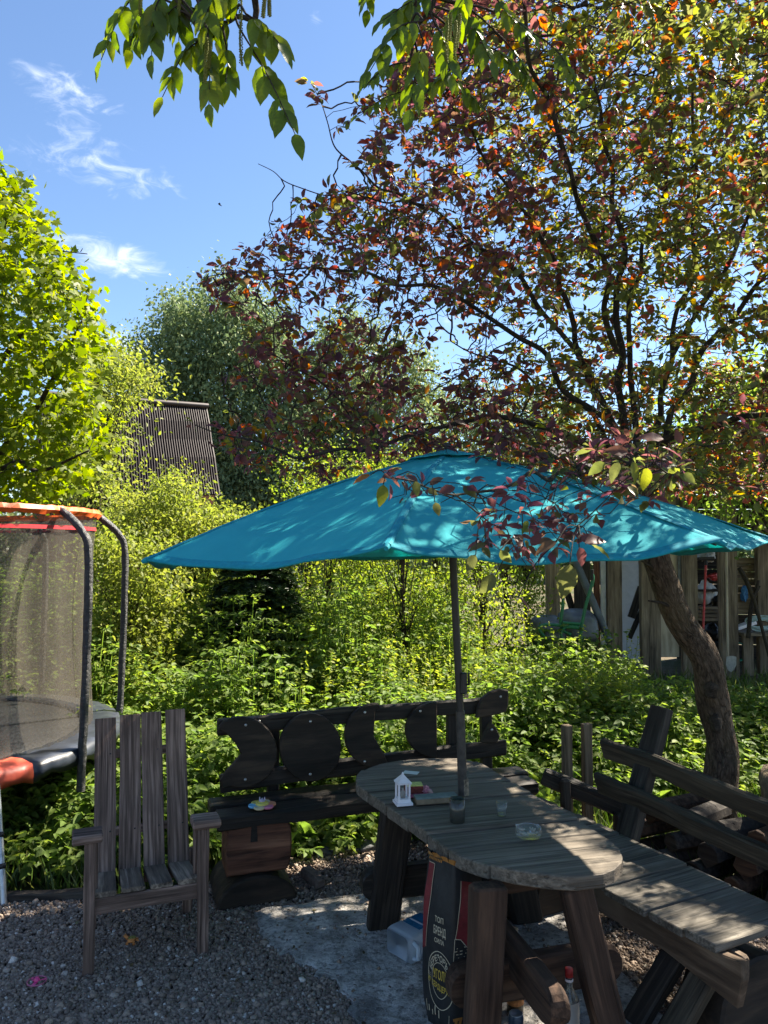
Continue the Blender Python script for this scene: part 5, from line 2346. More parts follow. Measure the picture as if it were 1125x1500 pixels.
def limb_tubes(mb, limbs, n=10, jit=.12):
    for path, rad, pl in limbs:
        pts = smooth_path(path, 7)
        m = len(pts) - 1
        rr = [np.interp(i / m * (len(rad) - 1), range(len(rad)), rad) for i in range(m + 1)]
        pts = [p + noise.noise_vector(p * 2.3) * rr[i] * .5 for i, p in enumerate(pts)]
        mb.tube(pts, [float(x) for x in rr], n, jit, nfreq=6)


# ---------------- the red-leaved apple tree
TB = (2.22, 5.15)
apple = thing('apple_tree', 'leaning red leaved apple tree whose crown spreads over the umbrella', 'tree', (TB[0], TB[1], 0))
trunk = [V((2.27, 5.2, -.1)), D(1053, 1190, 5.15), D(1054, 1080, 5.15), D(1036, 990, 5.1), D(995, 900, 5.05), D(958, 815, 5.0), D(938, 750, 4.95), D(925, 690, 4.92)]
limbs = [
    (trunk, [.16, .115, .10, .098, .092, .086, .078, .07], -1),
    ([D(925, 690, 4.92), D(912, 600, 4.9), D(905, 480, 4.85), D(915, 380, 4.8), D(898, 250, 4.65), D(870, 120, 4.5), D(850, -60, 4.3)], [.05, .042, .036, .03, .022, .015, .008], 0),
    ([D(928, 700, 4.92), D(925, 560, 5.1), D(922, 430, 5.2), D(958, 320, 5.2), D(985, 180, 5.1), D(1000, -20, 5.0)], [.04, .034, .028, .022, .016, .008], 0),
    ([D(940, 740, 4.95), D(968, 610, 5.2), D(985, 490, 5.3), D(1018, 390, 5.3), D(1020, 240, 5.2), D(1014, 80, 5.1), D(1010, -80, 5.0)], [.05, .036, .028, .024, .02, .014, .008], 0),
    ([D(925, 690, 4.9), D(892, 610, 4.75), D(855, 540, 4.65), D(830, 440, 4.5), D(812, 380, 4.4), D(760, 300, 4.2), D(690, 190, 4.0), D(640, 120, 3.9)], [.045, .036, .03, .026, .022, .016, .01, .006], 0),
    ([D(945, 740, 4.95), D(985, 600, 5.0), D(1050, 490, 5.0), D(1125, 400, 4.9), D(1230, 300, 4.8), D(1330, 220, 4.8)], [.05, .036, .03, .024, .018, .008], 0),
    ([D(915, 690, 4.85), D(840, 640, 4.5), D(720, 610, 4.2), D(590, 640, 3.95), D(440, 672, 3.75), D(340, 640, 3.6), D(285, 622, 3.5)], [.04, .03, .024, .018, .012, .007, .004], 0),
    ([D(920, 715, 4.8), D(870, 690, 4.1), D(820, 690, 3.3), D(760, 705, 2.75), D(660, 725, 2.45), D(570, 700, 2.3)], [.032, .024, .016, .010, .006, .004], 0),
    ([D(905, 640, 4.8), D(800, 520, 4.5), D(680, 440, 4.3), D(540, 400, 4.2), D(420, 395, 4.15), D(305, 405, 4.1)], [.034, .026, .02, .014, .008, .004], 0),
    ([D(868, 560, 4.7), D(760, 400, 4.5), D(640, 310, 4.35), D(555, 275, 4.25), D(490, 215, 4.2), D(455, 120, 4.15)], [.028, .022, .016, .010, .007, .003], 4),
    ([D(905, 520, 4.8), D(870, 350, 4.2), D(820, 200, 3.6), D(770, 20, 3.2), D(720, -160, 2.9)], [.034, .026, .02, .014, .008], 1),
    ([D(960, 650, 5.0), D(1090, 610, 4.8), D(1220, 590, 4.5), D(1380, 560, 4.3)], [.045, .034, .024, .01], 0),
    ([D(955, 680, 5.0), D(1060, 650, 5.6), D(1200, 560, 6.2), D(1350, 420, 6.6), D(1450, 250, 6.8)], [.05, .04, .03, .02, .01], 0),
    ([D(930, 700, 4.95), D(860, 600, 5.6), D(760, 540, 6.1), D(660, 500, 6.4)], [.035, .026, .018, .008], 0),
    ([D(985, 520, 5.3), D(1090, 330, 5.6), D(1180, 150, 5.8), D(1260, -40, 5.9)], [.03, .024, .018, .008], 3),
    ([D(880, 680, 4.1), D(960, 690, 3.2), D(985, 690, 2.4), D(960, 680, 2.05)], [.016, .012, .007, .004], 7),
    ([D(560, 640, 3.95), D(470, 560, 3.95), D(400, 520, 3.9), D(325, 545, 3.85)], [.012, .008, .006, .003], 6),
    ([D(620, 300, 4.35), D(540, 290, 4.2), D(440, 275, 4.1), D(378, 240, 4.05)], [.012, .008, .005, .003], 9),
    ([D(1090, 330, 5.6), D(1120, 250, 4.9), D(1160, 120, 4.2), D(1180, -80, 3.7)], [.02, .016, .012, .007], 14),
    ([D(1300, 560, 4.4), V((2.75, 3.7, 3.1)), V((2.3, 3.5, 3.6)), V((1.9, 3.3, 4.0))], [.022, .016, .01, .005], 11),  # unseen bough carrying the leaf mass added to shade the umbrella
    ([D(1125, 400, 4.9), D(1300, 380, 5.4), D(1500, 330, 6.0), D(1650, 200, 6.4)], [.03, .025, .018, .008], 5),
]
def wob(path, amp):
    out = [path[0]]
    for a, b in zip(path[:-1], path[1:]):
        L = (b - a).length
        for f in (.34, .67):
            out.append(a.lerp(b, f) + V((random.uniform(-1, 1), random.uniform(-1, 1), random.uniform(-1, 1))) * amp * L)
        out.append(b)
    return out


limbs = [limbs[0]] + [(wob(p, .055), [x * .58 for x in r], q) for p, r, q in limbs[1:]]
OUT = [(640, -60), (600, 60), (560, 140), (545, 200), (530, 260), (470, 290), (430, 330), (340, 365), (288, 405), (300, 440), (360, 470), (372, 520),
       (330, 545), (350, 565), (440, 570), (420, 600), (330, 620), (300, 650), (360, 690), (480, 705), (620, 672), (800, 690), (900, 720), (1160, 740), (1160, -60)]
HOLES = [[(590, 480), (640, 440), (690, 470), (680, 560), (630, 575), (585, 540)], [(1060, 360), (1125, 340), (1130, 440), (1070, 450)],
         [(555, 190), (600, 200), (600, 250), (560, 250)], [(440, 430), (500, 470), (480, 500), (430, 470)]]


def dep0(X, Y):
    return np.interp(X, [280, 560, 800, 1125], [3.55, 3.5, 3.4, 3.6]) + np.interp(Y, [0, 300, 700], [-.3, .25, 0])


def dep1(X, Y):
    return np.interp(X, [280, 560, 800, 1125], [4.5, 5.7, 7.4, 7.8])


A = sample_px(OUT, 12000, dep0, dep1)
hol = np.zeros(len(A), dtype=bool)
ux = (A[:, 0] / A[:, 1])
# project back for the sky gaps
al = (A[:, 2] - CAM_Z) / A[:, 1]
vv = np.tan(np.arctan(al) - PITCH)
pyy = PH / 2 - FPX * vv
pxx = PW / 2 + FPX * ux / (math.cos(PITCH) + al * math.sin(PITCH))
for h in HOLES:
    hol |= in_poly(pxx, pyy, h) & (RNG.random(len(A)) < .88)
low = (pyy > 430) & (pxx > 690) & (pyy < 530)
hol |= low & (RNG.random(len(A)) < .5)
midg = (pyy > 250) & (pyy < 640) & (RNG.random(len(A)) < .08)
hol |= midg
A = A[~hol]
# the rest of the crown, to the right of and above the picture
B = sample_px([(1120, 720), (1120, -200), (1500, -250), (1850, 100), (1800, 500), (1500, 700)], 4200, 4.0, 7.6)
C2 = sample_px([(600, -60), (560, -300), (900, -600), (1300, -500), (1300, -60)], 900, 3.2, 5.6)
# sprays in front of the umbrella
F1 = sample_px([(560, 690), (700, 700), (860, 690), (890, 740), (820, 770), (760, 745), (640, 735), (560, 730)], 130, 2.25, 2.9)
F2 = sample_px([(700, 760), (800, 720), (870, 760), (850, 820), (780, 850), (705, 820)], 60, 2.15, 2.6)
F3 = sample_px([(840, 640), (1010, 630), (1010, 720), (900, 730)], 70, 2.0, 3.0)
Q1 = rand_dirs(620) * (RNG.random((620, 1)) ** .45) * np.array([[.75, .95, .75]]) + np.array([[2.2, 3.55, 3.75]])  # extra leaf mass added out of view to shade the umbrella and front sprays
A = np.vstack([A, B, C2, F1, F2, F3, Q1])
pos, par, where = skeleton(limbs, .07)
nsk = len(pos)
P, par = colonize(pos, par, A, .055, .07, .75, 150, .30)
rad, cnt = twig_radii(P, par, .0016, 2.25)
mb = MB()
limb_tubes(mb, limbs[:1], 16, .14)
mb.build('trunk', BARK, apple)
mb = MB()
limb_tubes(mb, limbs[1:], 9, .12)
# knots and short dead twigs on the trunk
for q in ((1042, 1010), (985, 868), (1048, 1060)):
    c = D(*q, 5.02)
    mb.stone(c, .05, (1, .7, 1.2), 2, .3)
for a, b in (((968, 842), (940, 822)), ((985, 890), (950, 880)), ((975, 800), (1010, 770))):
    p0, p1 = D(*a, 5.0), D(*b, 4.85)
    mb.tube([p0, p0.lerp(p1, .5) + V((0, 0, .01)), p1], [.014, .01, .005], 6, .1)
rad2 = np.minimum(rad, .02)
twig_mesh(mb, P, par, rad2, nsk, 4)
mb.build('branches', BARK_D, apple)
cn = cnt.copy()
cn[:nsk] = 999
for l_, ids in enumerate(where):
    if l_ > 0:
        for q in ids[int(len(ids) * .55):]:
            cn[q] = min(cn[q], 3)
idx = np.where((cn <= 9) & (par >= 0))[0]
idx = idx[RNG.random(len(idx)) < np.where(cn[idx] <= 1, .95, .52)]
nzp = np.array([noise.noise(V(p) * 1.9 + V((3, 1, 8))) + .5 * noise.noise(V(p) * 4.6) for p in P[idx]])
idx = idx[RNG.random(len(idx)) < np.clip(np.where((P[idx][:, 0] < .8) & (P[idx][:, 2] < 3.7), .48, .84) + 1.35 * nzp, .07, 1)]
rep = 4 + RNG.poisson(3.2, len(idx))
ii = np.repeat(idx, rep)
tw = nrm(P[ii] - P[par[ii]])
sp_n = nrm(RNG.normal(size=(len(P), 3)) * .55 + np.array([[0, 0, 1.]]))[ii]
rad_d = rand_dirs(len(ii))
rad_d = nrm(rad_d - sp_n * (rad_d * sp_n).sum(1, keepdims=True) * .75)
d_ = nrm(rad_d + tw * .35 + np.array([[0, 0, -.12]]))
pos_ = P[ii] + RNG.normal(size=(len(ii), 3)) * .006 + d_ * (.008 + .018 * RNG.random((len(ii), 1)))
nz_ = nrm(sp_n + RNG.normal(size=(len(ii), 3)) * .38)
front = pos_[:, 1] < 3.05
sz = np.where(front, .047, .057) * (.5 + .75 * RNG.random(len(pos_)))
al = (pos_[:, 2] - CAM_Z) / pos_[:, 1]
hgt = pos_[:, 2]
# young shoots (tips) are red, lower and inner leaves greener, the top of the crown yellower
base = RNG.random(len(pos_))
tip = (cn[ii] <= 1)
rnd = np.where(base < .40, RNG.random(len(pos_)) * .34, np.where(base < .80, .36 + .30 * RNG.random(len(pos_)), np.where(base < .90, .66 + .14 * RNG.random(len(pos_)), .8 + .2 * RNG.random(len(pos_)))))
pt_ = np.array([noise.noise(V(p) * 1.4) for p in pos_])
rnd = np.where((pt_ > .18) & (base < .5), .45 + .3 * RNG.random(len(pos_)), rnd)
rnd = np.where((pt_ < -.22) & (base < .6), RNG.random(len(pos_)) * .3, rnd)
top = (hgt > 4.1) & (RNG.random(len(pos_)) < .45)
rnd = np.where(top, np.where(RNG.random(len(pos_)) < .85, .48 + .27 * RNG.random(len(pos_)), .86 + .14 * RNG.random(len(pos_))), rnd)
rgt = (pos_[:, 0] > 1.0) & (hgt > 3.0) & (RNG.random(len(pos_)) < .52)
rnd = np.where(rgt, .40 + .35 * RNG.random(len(pos_)), rnd)
lft = (pos_[:, 0] < .7) & (RNG.random(len(pos_)) < .52)
rnd = np.where(lft, RNG.random(len(pos_)) * .33, rnd)
edge_ = (cn[ii[keep] if False else ii] <= 2) & (RNG.random(len(pos_)) < .13)
rnd = np.where(edge_, .78 + .22 * RNG.random(len(pos_)), rnd)
rnd = np.where(front & (rnd > .76), RNG.random(len(pos_)) * .3, rnd)
# chinks in the crown where the sun comes through to the table, the bench, the gravel and the canopy
keep = np.ones(len(pos_), dtype=bool)
SUNV = np.array([math.sin(SUN_AZ) * math.cos(SUN_EL), math.cos(SUN_AZ) * math.cos(SUN_EL), math.sin(SUN_EL)])
for q, r_ in ((G(858, 1262, .75), .11), (G(812, 1240, .75), .08), (G(895, 1272, .75), .07), (G(1005, 1345, .45), .06), (G(1085, 1377, .46), .05), (G(660, 1128, .75), .035), (G(500, 1252, 0), .06), (G(560, 1262, 0), .07),
              (D(1060, 782, 2.72), .10), (D(985, 745, 2.95), .07), (D(930, 725, 3.1), .05), (G(540, 1255, 0), .05), (G(1030, 1352, .45), .05), (G(760, 1330, 0), .06)):
    rel = pos_ - np3(q)
    tt_ = rel @ SUNV
    keep &= ~((np.linalg.norm(rel - tt_[:, None] * SUNV[None], axis=1) < r_ + .02) & (tt_ > .2))
pos_, d_, nz_, sz, rnd = pos_[keep], d_[keep], nz_[keep], sz[keep], rnd[keep]
mass('crown', pos_, d_, nz_, sz, rnd, *LEAF10, L_APPLE, apple, wid=.7 + .35 * RNG.random(len(pos_)))
print('apple leaves', len(pos_), 'nodes', len(P))
# a few large leaves hanging from the nearest sprays
big = [(830, 850, 2.0, .12, (-.2, 0, -1), .45), (560, 725, 2.25, .085, (-.1, 0, -1), .7), (610, 715, 2.3, .06, (.2, 0, -1), .5), (800, 800, 2.05, .085, (-1, 0, -.4), .3),
       (868, 790, 2.05, .09, (1, 0, .1), .2), (852, 815, 2.05, .07, (.3, .1, -1), .15), (880, 805, 2.1, .08, (1, 0, -.5), .5), (770, 885, 2.1, .075, (.6, 0, -.6), .25),
       (715, 855, 2.15, .085, (-.6, 0, -.7), .5), (700, 800, 2.2, .07, (-1, 0, -.2), .42), (930, 690, 2.05, .075, (.3, 0, -1), .72), (905, 660, 2.05, .08, (-.9, 0, .2), .84),
       (955, 640, 2.05, .09, (-1, 0, .2), .86), (985, 660, 2.1, .08, (.9, 0, -.3), .12), (945, 700, 2.0, .075, (-.2, 0, -1), .74), (900, 690, 2.05, .075, (-.5, 0, -.9), .5),
       (875, 685, 2.1, .07, (-.8, 0, -.5), .6), (530, 700, 2.35, .075, (-1, 0, -.3), .93), (575, 690, 2.3, .06, (.5, 0, .5), .8), (1010, 700, 2.2, .06, (.8, 0, -.6), .55), (640, 745, 2.35, .055, (.3, 0, -1), .42),
       (740, 815, 2.1, .06, (.5, 0, -.6), .55), (690, 825, 2.15, .075, (-.5, 0, -.9), .48), (755, 770, 2.2, .06, (-.9, 0, .3), .1), (785, 790, 2.1, .06, (.4, 0, .6), .2)]
bp = np.array([np3(D(b[0], b[1], b[2])) for b in big])
bd = np.array([b[4] for b in big], dtype=float)
bn = nrm(np.array([[.1, -.75, .65]]) + RNG.normal(size=(len(big), 3)) * .35)
bs = np.array([b[3] for b in big]) * .8
bp = bp - nrm(bd) * bs[:, None] * .45
hl = mass('hanging_leaves', bp, bd, bn, bs, np.array([b[5] if b[5] < .8 or b[0] < 600 else .14 + .6 * RNG.random() for b in big]), *LEAFHI, L_APPLE, apple, smooth=True, wid=np.full(len(big), 1.1))
mb = MB()
for b, q in zip(big, bp):
    e = V(q)
    j = int(np.argmin(np.linalg.norm(P - q, axis=1)))
    s = V(P[j])
    if (s - e).length < .7:
        mb.tube(smooth_path([s, s.lerp(e, .5) + V((0, 0, .02)), e], 4), .0016, 5)
mb.build('leaf_stalks', BARK_D, apple)

# ---------------- maple on the left
mp_t = thing('maple_tree', 'sunlit yellow green maple behind the trampoline at the left edge', 'tree', (-5.3, 8.2, 0))
ml = [([V((-5.3, 8.2, -.1)), V((-5.25, 8.2, 1.2)), V((-5.15, 8.15, 2.8)), V((-4.95, 8.1, 4.4)), V((-4.7, 8.0, 6.2))], [.14, .12, .09, .05, .015], -1),
      ([V((-5.2, 8.15, 1.7)), D(20, 640, 7.6), D(75, 560, 7.3), D(120, 470, 7.1)], [.05, .035, .02, .008], 0),
      ([V((-5.15, 8.1, 2.4)), D(-20, 560, 7.7), D(40, 470, 7.5), D(70, 380, 7.4)], [.05, .035, .02, .008], 0),
      ([V((-5.2, 8.15, 1.5)), D(0, 690, 7.3), D(60, 690, 6.9), D(130, 660, 6.8)], [.045, .03, .018, .008], 0),
      ([V((-5.0, 8.1, 3.6)), D(-10, 380, 7.9), D(10, 290, 7.8)], [.04, .025, .008], 0)]
A = sample_px([(-40, 200), (10, 238), (35, 262), (45, 305), (78, 325), (88, 365), (118, 398), (128, 420), (148, 450), (158, 480), (142, 520), (150, 565), (165, 640),
               (148, 690), (105, 715), (90, 735), (-260, 760), (-380, 500), (-260, 250)], 1900, 6.6, 8.7)
pos, par, where = skeleton(ml, .12)
nsk = len(pos)
P, par = colonize(pos, par, A, .11, .15, 1.4, 90, .25)
rad, cnt = twig_radii(P, par, .002, 2.3)
mb = MB()
limb_tubes(mb, ml[:1], 12)
mb.build('trunk', BARK_D, mp_t)
mb = MB()
limb_tubes(mb, ml[1:], 7)
twig_mesh(mb, P, par, np.minimum(rad, .03), nsk, 4)
mb.tube([D(72, 366, 7.0), D(128, 372, 6.9)], [.006, .004], 5)
for x in (92, 104, 118):
    mb.tube([D(x, 369, 6.95), D(x + 3, 364, 6.95)], .0035, 4)
mb.build('branches', BARK_D, mp_t)
cn = cnt.copy()
cn[:nsk] = 99
pos_, d_, nz_, ii = leaves_on(P, par, cn, 7, 13.0, .075, .5)
nz_ = nrm(np.array([[.25, -.25, .85]]) + RNG.normal(size=(len(pos_), 3)) * .42)
mass('crown', pos_, d_, nz_, .045 + .062 * RNG.random(len(pos_)), RNG.random(len(pos_)), *MAPLE, L_MAPLE, mp_t)
print('maple leaves', len(pos_))


# ---------------- generic trees and shrubs made of leaf clumps
def clumps_in(poly, n, y0, y1):
    return sample_px(poly, n, y0, y1)


def clump_tree(name, label, cat, base, centers, leafmat, nleaf, size, spread, tmpl=LEAF6, trunk_r=.06, trunk_top=None, group=None, drop=0.0,
               bark=BARK_D, nbr=40, flat=.5, crown='crown', trunk='trunk', rbias=0.0):
    """trunk, boughs out to clumps of foliage, and leaves scattered about each clump"""
    t = thing(name, label, cat, base, group)
    b = V(base)
    cc = centers
    zt = float(np.percentile(cc[:, 2], 85)) if trunk_top is None else trunk_top
    cx, cy = float(cc[:, 0].mean()), float(cc[:, 1].mean())
    path = smooth_path([b + V((0, 0, -.1)), b.lerp(V((cx, cy, zt)), .35) + V((.1 * random.uniform(-1, 1), 0, 0)), b.lerp(V((cx, cy, zt)), .7), V((cx, cy, zt))], 6)
    mb = MB()
    m = len(path)
    mb.tube(path, [trunk_r * (1 - .85 * i / (m - 1)) for i in range(m)], 9, .1)
    mb.build(trunk, bark, t)
    mb = MB()
    pick = RNG.choice(len(cc), min(nbr, len(cc)), replace=False)
    for k in pick:
        c = V(cc[k])
        hz = b.z + (c.z - b.z) * random.uniform(.35, .75)
        j = min(range(m), key=lambda q: abs(path[q].z - hz))
        s = path[j]
        L = (c - s).length
        mid = s.lerp(c, .55) + V((0, 0, .08 * L))
        r = trunk_r * (1 - .85 * j / (m - 1)) * .45
        mb.tube(smooth_path([s, mid, c], 4), [r * (1 - .85 * i / 8) for i in range(9)], 5, 0)
    mb.build('branches', bark, t)
    N = nleaf
    k = RNG.integers(0, len(cc), N)
    off = RNG.normal(size=(N, 3)) * spread * (.5 + RNG.random((N, 1)))
    off[:, 2] *= flat
    if drop:
        off[:, 2] -= drop * RNG.random(N) ** 1.2
        off[:, :2] *= (.55 + .45 * RNG.random((N, 1)))
    p = cc[k] + off
    p[:, 2] = np.maximum(p[:, 2], .02)
    d = nrm(RNG.normal(size=(N, 3)) * .8 + np.array([[0, 0, -.35 - (.6 if drop else 0)]]) + nrm(off) * .5)
    nz = nrm(np.array([[0, 0, .7]]) + RNG.normal(size=(N, 3)) * .7)
    shade = RNG.random(len(cc))
    rn = np.clip(.55 * shade[k] + .45 * RNG.random(N) + rbias, 0, 1)
    mass(crown, p, d, nz, size * (.6 + .8 * RNG.random(N)), rn, *tmpl, leafmat, t)
    return t


# birches beyond the house
BIR = [
    ('tall dark green birch left of the others, right of the brown roof', [(188, 500), (208, 465), (240, 462), (262, 420), (300, 400), (318, 380), (345, 400), (400, 430), (440, 500), (450, 640), (420, 720), (330, 730), (250, 640), (200, 590)], 26, 29, 330, 80000, (-4.8, 28)),
    ('paler birch behind the umbrella top, between two darker trees', [(440, 520), (480, 450), (520, 440), (560, 480), (600, 490), (632, 520), (640, 640), (600, 720), (450, 720)], 27, 30, 200, 44000, (-.6, 29)),
    ('narrow birch seen through the red leaves right of the umbrella top', [(640, 560), (690, 545), (760, 560), (850, 575), (860, 700), (640, 700)], 30, 33, 260, 18000, (4.5, 32)),
]
for k, (lab, poly, y0, y1, nc, nl, bxy) in enumerate(BIR):
    cc = clumps_in(poly, nc, y0, y1)
    lo = clumps_in([(min(p[0] for p in poly) + 20, 690), (max(p[0] for p in poly) - 10, 690), (max(p[0] for p in poly) - 20, 790), (min(p[0] for p in poly) + 30, 790)], nc // 4, y0, y1)
    cc = np.vstack([cc, lo])
    clump_tree('birch_tree', lab, 'tree', (bxy[0], bxy[1], .1), cc, L_BIRCH, nl, .135, .42, LEAF4, .22, group='birches behind the house', drop=1.0, bark=BARK_B, nbr=60, flat=.7, rbias=.2 if k == 1 else 0)

# pale shrubby tree between maple and roof
cc = clumps_in([(140, 510), (165, 505), (195, 530), (210, 560), (178, 590), (160, 640), (160, 690), (140, 740), (110, 720), (120, 560)], 130, 12.0, 14.0)
clump_tree('elder_tree', 'pale green loose leaved tree between the maple and the brown roof', 'tree', (-4.9, 13, .05), cc, L_SHRUB, 8500, .075, .28, LEAF6, .09, nbr=50)
SHR = [
    ('wide yellow green bush in front of the brown roofed house', [(160, 735), (185, 720), (215, 735), (240, 705), (258, 690), (275, 705), (285, 740), (330, 750), (360, 755), (400, 780), (380, 820), (250, 830), (150, 810)], 9.6, 11.4, 230, 17000, .055, (-3.0, 10.5)),
    ('yellow green bush beside the far trampoline pole', [(140, 790), (175, 770), (230, 790), (262, 820), (250, 900), (210, 960), (160, 980), (140, 900)], 7.9, 8.8, 110, 7000, .055, (-2.9, 8.4)),
    ('bright bush below the left corner of the umbrella', [(235, 800), (320, 805), (330, 850), (280, 900), (225, 880)], 10.2, 11.2, 60, 3600, .06, (-2.6, 10.8)),
]
for lab, poly, y0, y1, nc, nl, sz, bxy in SHR:
    cc = clumps_in(poly, nc, y0, y1)
    clump_tree('leafy_bush', lab, 'bush', (bxy[0], bxy[1], .0), cc, L_SHRUB, nl, sz, .17, LEAF6, .04, nbr=60, crown='foliage', trunk='stem')
# dark spruce
sp_t = thing('young_spruce', 'small dark green spruce under the left side of the umbrella', 'spruce', (-1.55, 9.4, 0))
mb = MB()
mb.tube([V((-1.55, 9.4, -.1)), V((-1.54, 9.4, 1.0)), V((-1.52, 9.4, 2.15))], [.06, .045, .008], 8)
mb.build('trunk', BARK_D, sp_t)
pp, dd, nn_ = [], [], []
mb = MB()
for k in range(190):
    z = .3 + 1.75 * random.random() ** 1.05
    R = .70 * (1 - (z / 2.35) ** 1.8) + .08
    a = random.random() * 2 * PI
    s = V((-1.54, 9.4, z + .05))
    dr = V((math.cos(a), math.sin(a), 0))
    pts = [s + dr * (R * f) + V((0, 0, .10 * math.sin(f * 2.2) - .22 * f * f * R)) for f in (0, .25, .5, .75, 1.0)]
    mb.tube(pts, [.010, .008, .006, .005, .003], 4)
    sd = dr.cross(V((0, 0, 1)))
    for f in np.linspace(.25, 1.0, 13):
        c = s + dr * (R * f) + V((0, 0, .10 * math.sin(f * 2.2) - .22 * f * f * R))
        for g in (-1, 1, 0):
            L = .16 * (1.15 - f) + .05
            tip = dr * .8 + sd * g * .9 + V((0, 0, -.25))
            m = 11
            for h in range(m):
                q = c + tip * (L * h / m)
                for e in (-1, 1):
                    pp.append(q)
                    dd.append(tip.normalized() * .6 + tip.normalized().cross(V((0, 0, 1))) * e * .7 + V((0, 0, random.uniform(-.3, .5))))
mb.build('branches', BARK_D, sp_t)
pp, dd = np.array([tuple(p) for p in pp]), np.array([tuple(p) for p in dd])
zr = np.clip((RNG.random(len(pp)) ** 2), 0, 1)
mass('needles', pp, dd, nrm(RNG.normal(size=(len(pp), 3)) + np.array([[0, -.4, .6]])), .048 + .016 * RNG.random(len(pp)), zr, [(-.16, 0, 0), (.16, 0, 0), (0, 1, 0)], [(0, 1, 2)], L_SPRUCE, sp_t)
# saplings behind the undergrowth
SAP = [(452, 10.4, 'sapling farthest left, just right of the dark spruce'), (488, 9.3, 'sapling with a dark straight stem right of the spruce'), (545, 10.8, 'slim sapling left of the umbrella pole, behind two thinner ones'),
       (588, 9.0, 'sapling with a pale thin stem nearest behind the log bench'), (640, 10.6, 'sapling just left of the black umbrella pole'),
       (700, 9.6, 'sapling just right of the black umbrella pole'), (748, 11.2, 'sapling left of the wheelbarrow'), (775, 13.2, 'sapling with sunlit leaves behind the shed corner post'), (520, 12.4, 'sapling at the back of the thicket behind the umbrella')]
for px, yy, lab in SAP:
    x = (px - 562.5) / FPX * yy
    n = 70
    zz = .5 + 2.7 * RNG.random(n) ** .9
    r = (.50 - .09 * zz) * np.sqrt(RNG.random(n)) + .08
    a = RNG.random(n) * 6.28
    cc = np.stack([x + r * np.cos(a), yy + r * np.sin(a) * .9, zz], 1)
    clump_tree('sapling', lab, 'sapling', (x, yy, 0), cc, L_SAPL, 3400, .048, .18, LEAF6, .026, trunk_top=3.2, group='young saplings behind the log bench', nbr=40)
# far wood beyond everything, one mass
pp = []
N = 26000
X = RNG.uniform(-34, 34, N)
Yy = 40 + 4 * RNG.random(N)
hh = np.array([3.2 + 1.6 * noise.noise(V((x * .18, 3, 1))) + .8 * noise.noise(V((x * .7, 5, 1))) for x in X])
Z = hh * RNG.random(N) ** .7
P_ = np.stack([X, Yy, Z], 1)
tag(mass('far_thicket', P_, rand_dirs(N), nrm(RNG.normal(size=(N, 3)) + np.array([[0, -.3, .6]])), .32 + .25 * RNG.random(N), RNG.random(N), *LEAF4, L_BIRCH), kind='stuff')

# trees outside the picture on the right that shade the yard
for base, cxyz, rr, lab in (((5.3, 9.4, 0), (5.0, 9.35, 3.2), (1.7, 1.2, 1.25), 'dense low tree at the right edge beyond the apple tree'),
                            ((6.4, 4.0, 0), (6.4, 4.0, 3.6), (1.4, 1.3, 1.6), 'bushy tree outside the right edge nearer the camera')):
    n = 150
    q = rand_dirs(n) * (RNG.random((n, 1)) ** .4) * np.array([rr])
    clump_tree('bushy_tree', lab, 'tree', base, q + np.array([cxyz]), L_UNDER, 13000, .08, .28, LEAF6, .10, nbr=60)


# ---------------- walnut boughs hanging into the top of the picture
wal = thing('walnut_tree', 'walnut tree with hanging compound leaves and catkins overhead', 'tree', (-3.2, -1.2, 0))
wl = [([V((-3.2, -1.2, -.1)), V((-3.1, -1.1, 1.6)), V((-2.8, -.8, 3.4)), V((-2.2, -.2, 4.9))], [.16, .14, .12, .09]),
      ([V((-2.8, -.8, 3.4)), V((-1.6, .6, 4.3)), V((-.6, 1.9, 4.35)), D(372, -10, 2.6), D(345, 25, 2.6), D(300, 50, 2.6)], [.07, .05, .03, .012, .008, .005]),
      ([V((-2.2, -.2, 4.9)), V((-.6, 1.2, 5.0)), V((.2, 2.3, 4.6)), D(640, -20, 2.8), D(600, 40, 2.8)], [.06, .045, .025, .01, .005])]
mb = MB()
mb.tube(smooth_path(wl[0][0], 6), [.16, .155, .15, .148, .145, .142, .14, .137, .134, .13, .127, .123, .12, .115, .11, .105, .1, .095, .09], 12, .1)
mb.build('trunk', BARK, wal)
mb = MB()
for path, rad_ in wl[1:]:
    pts = smooth_path(path, 6)
    mb.tube(pts, [float(np.interp(i / (len(pts) - 1) * (len(rad_) - 1), range(len(rad_)), rad_)) for i in range(len(pts))], 8, .08)
lp, ld, ln, ls, lr = [], [], [], [], []
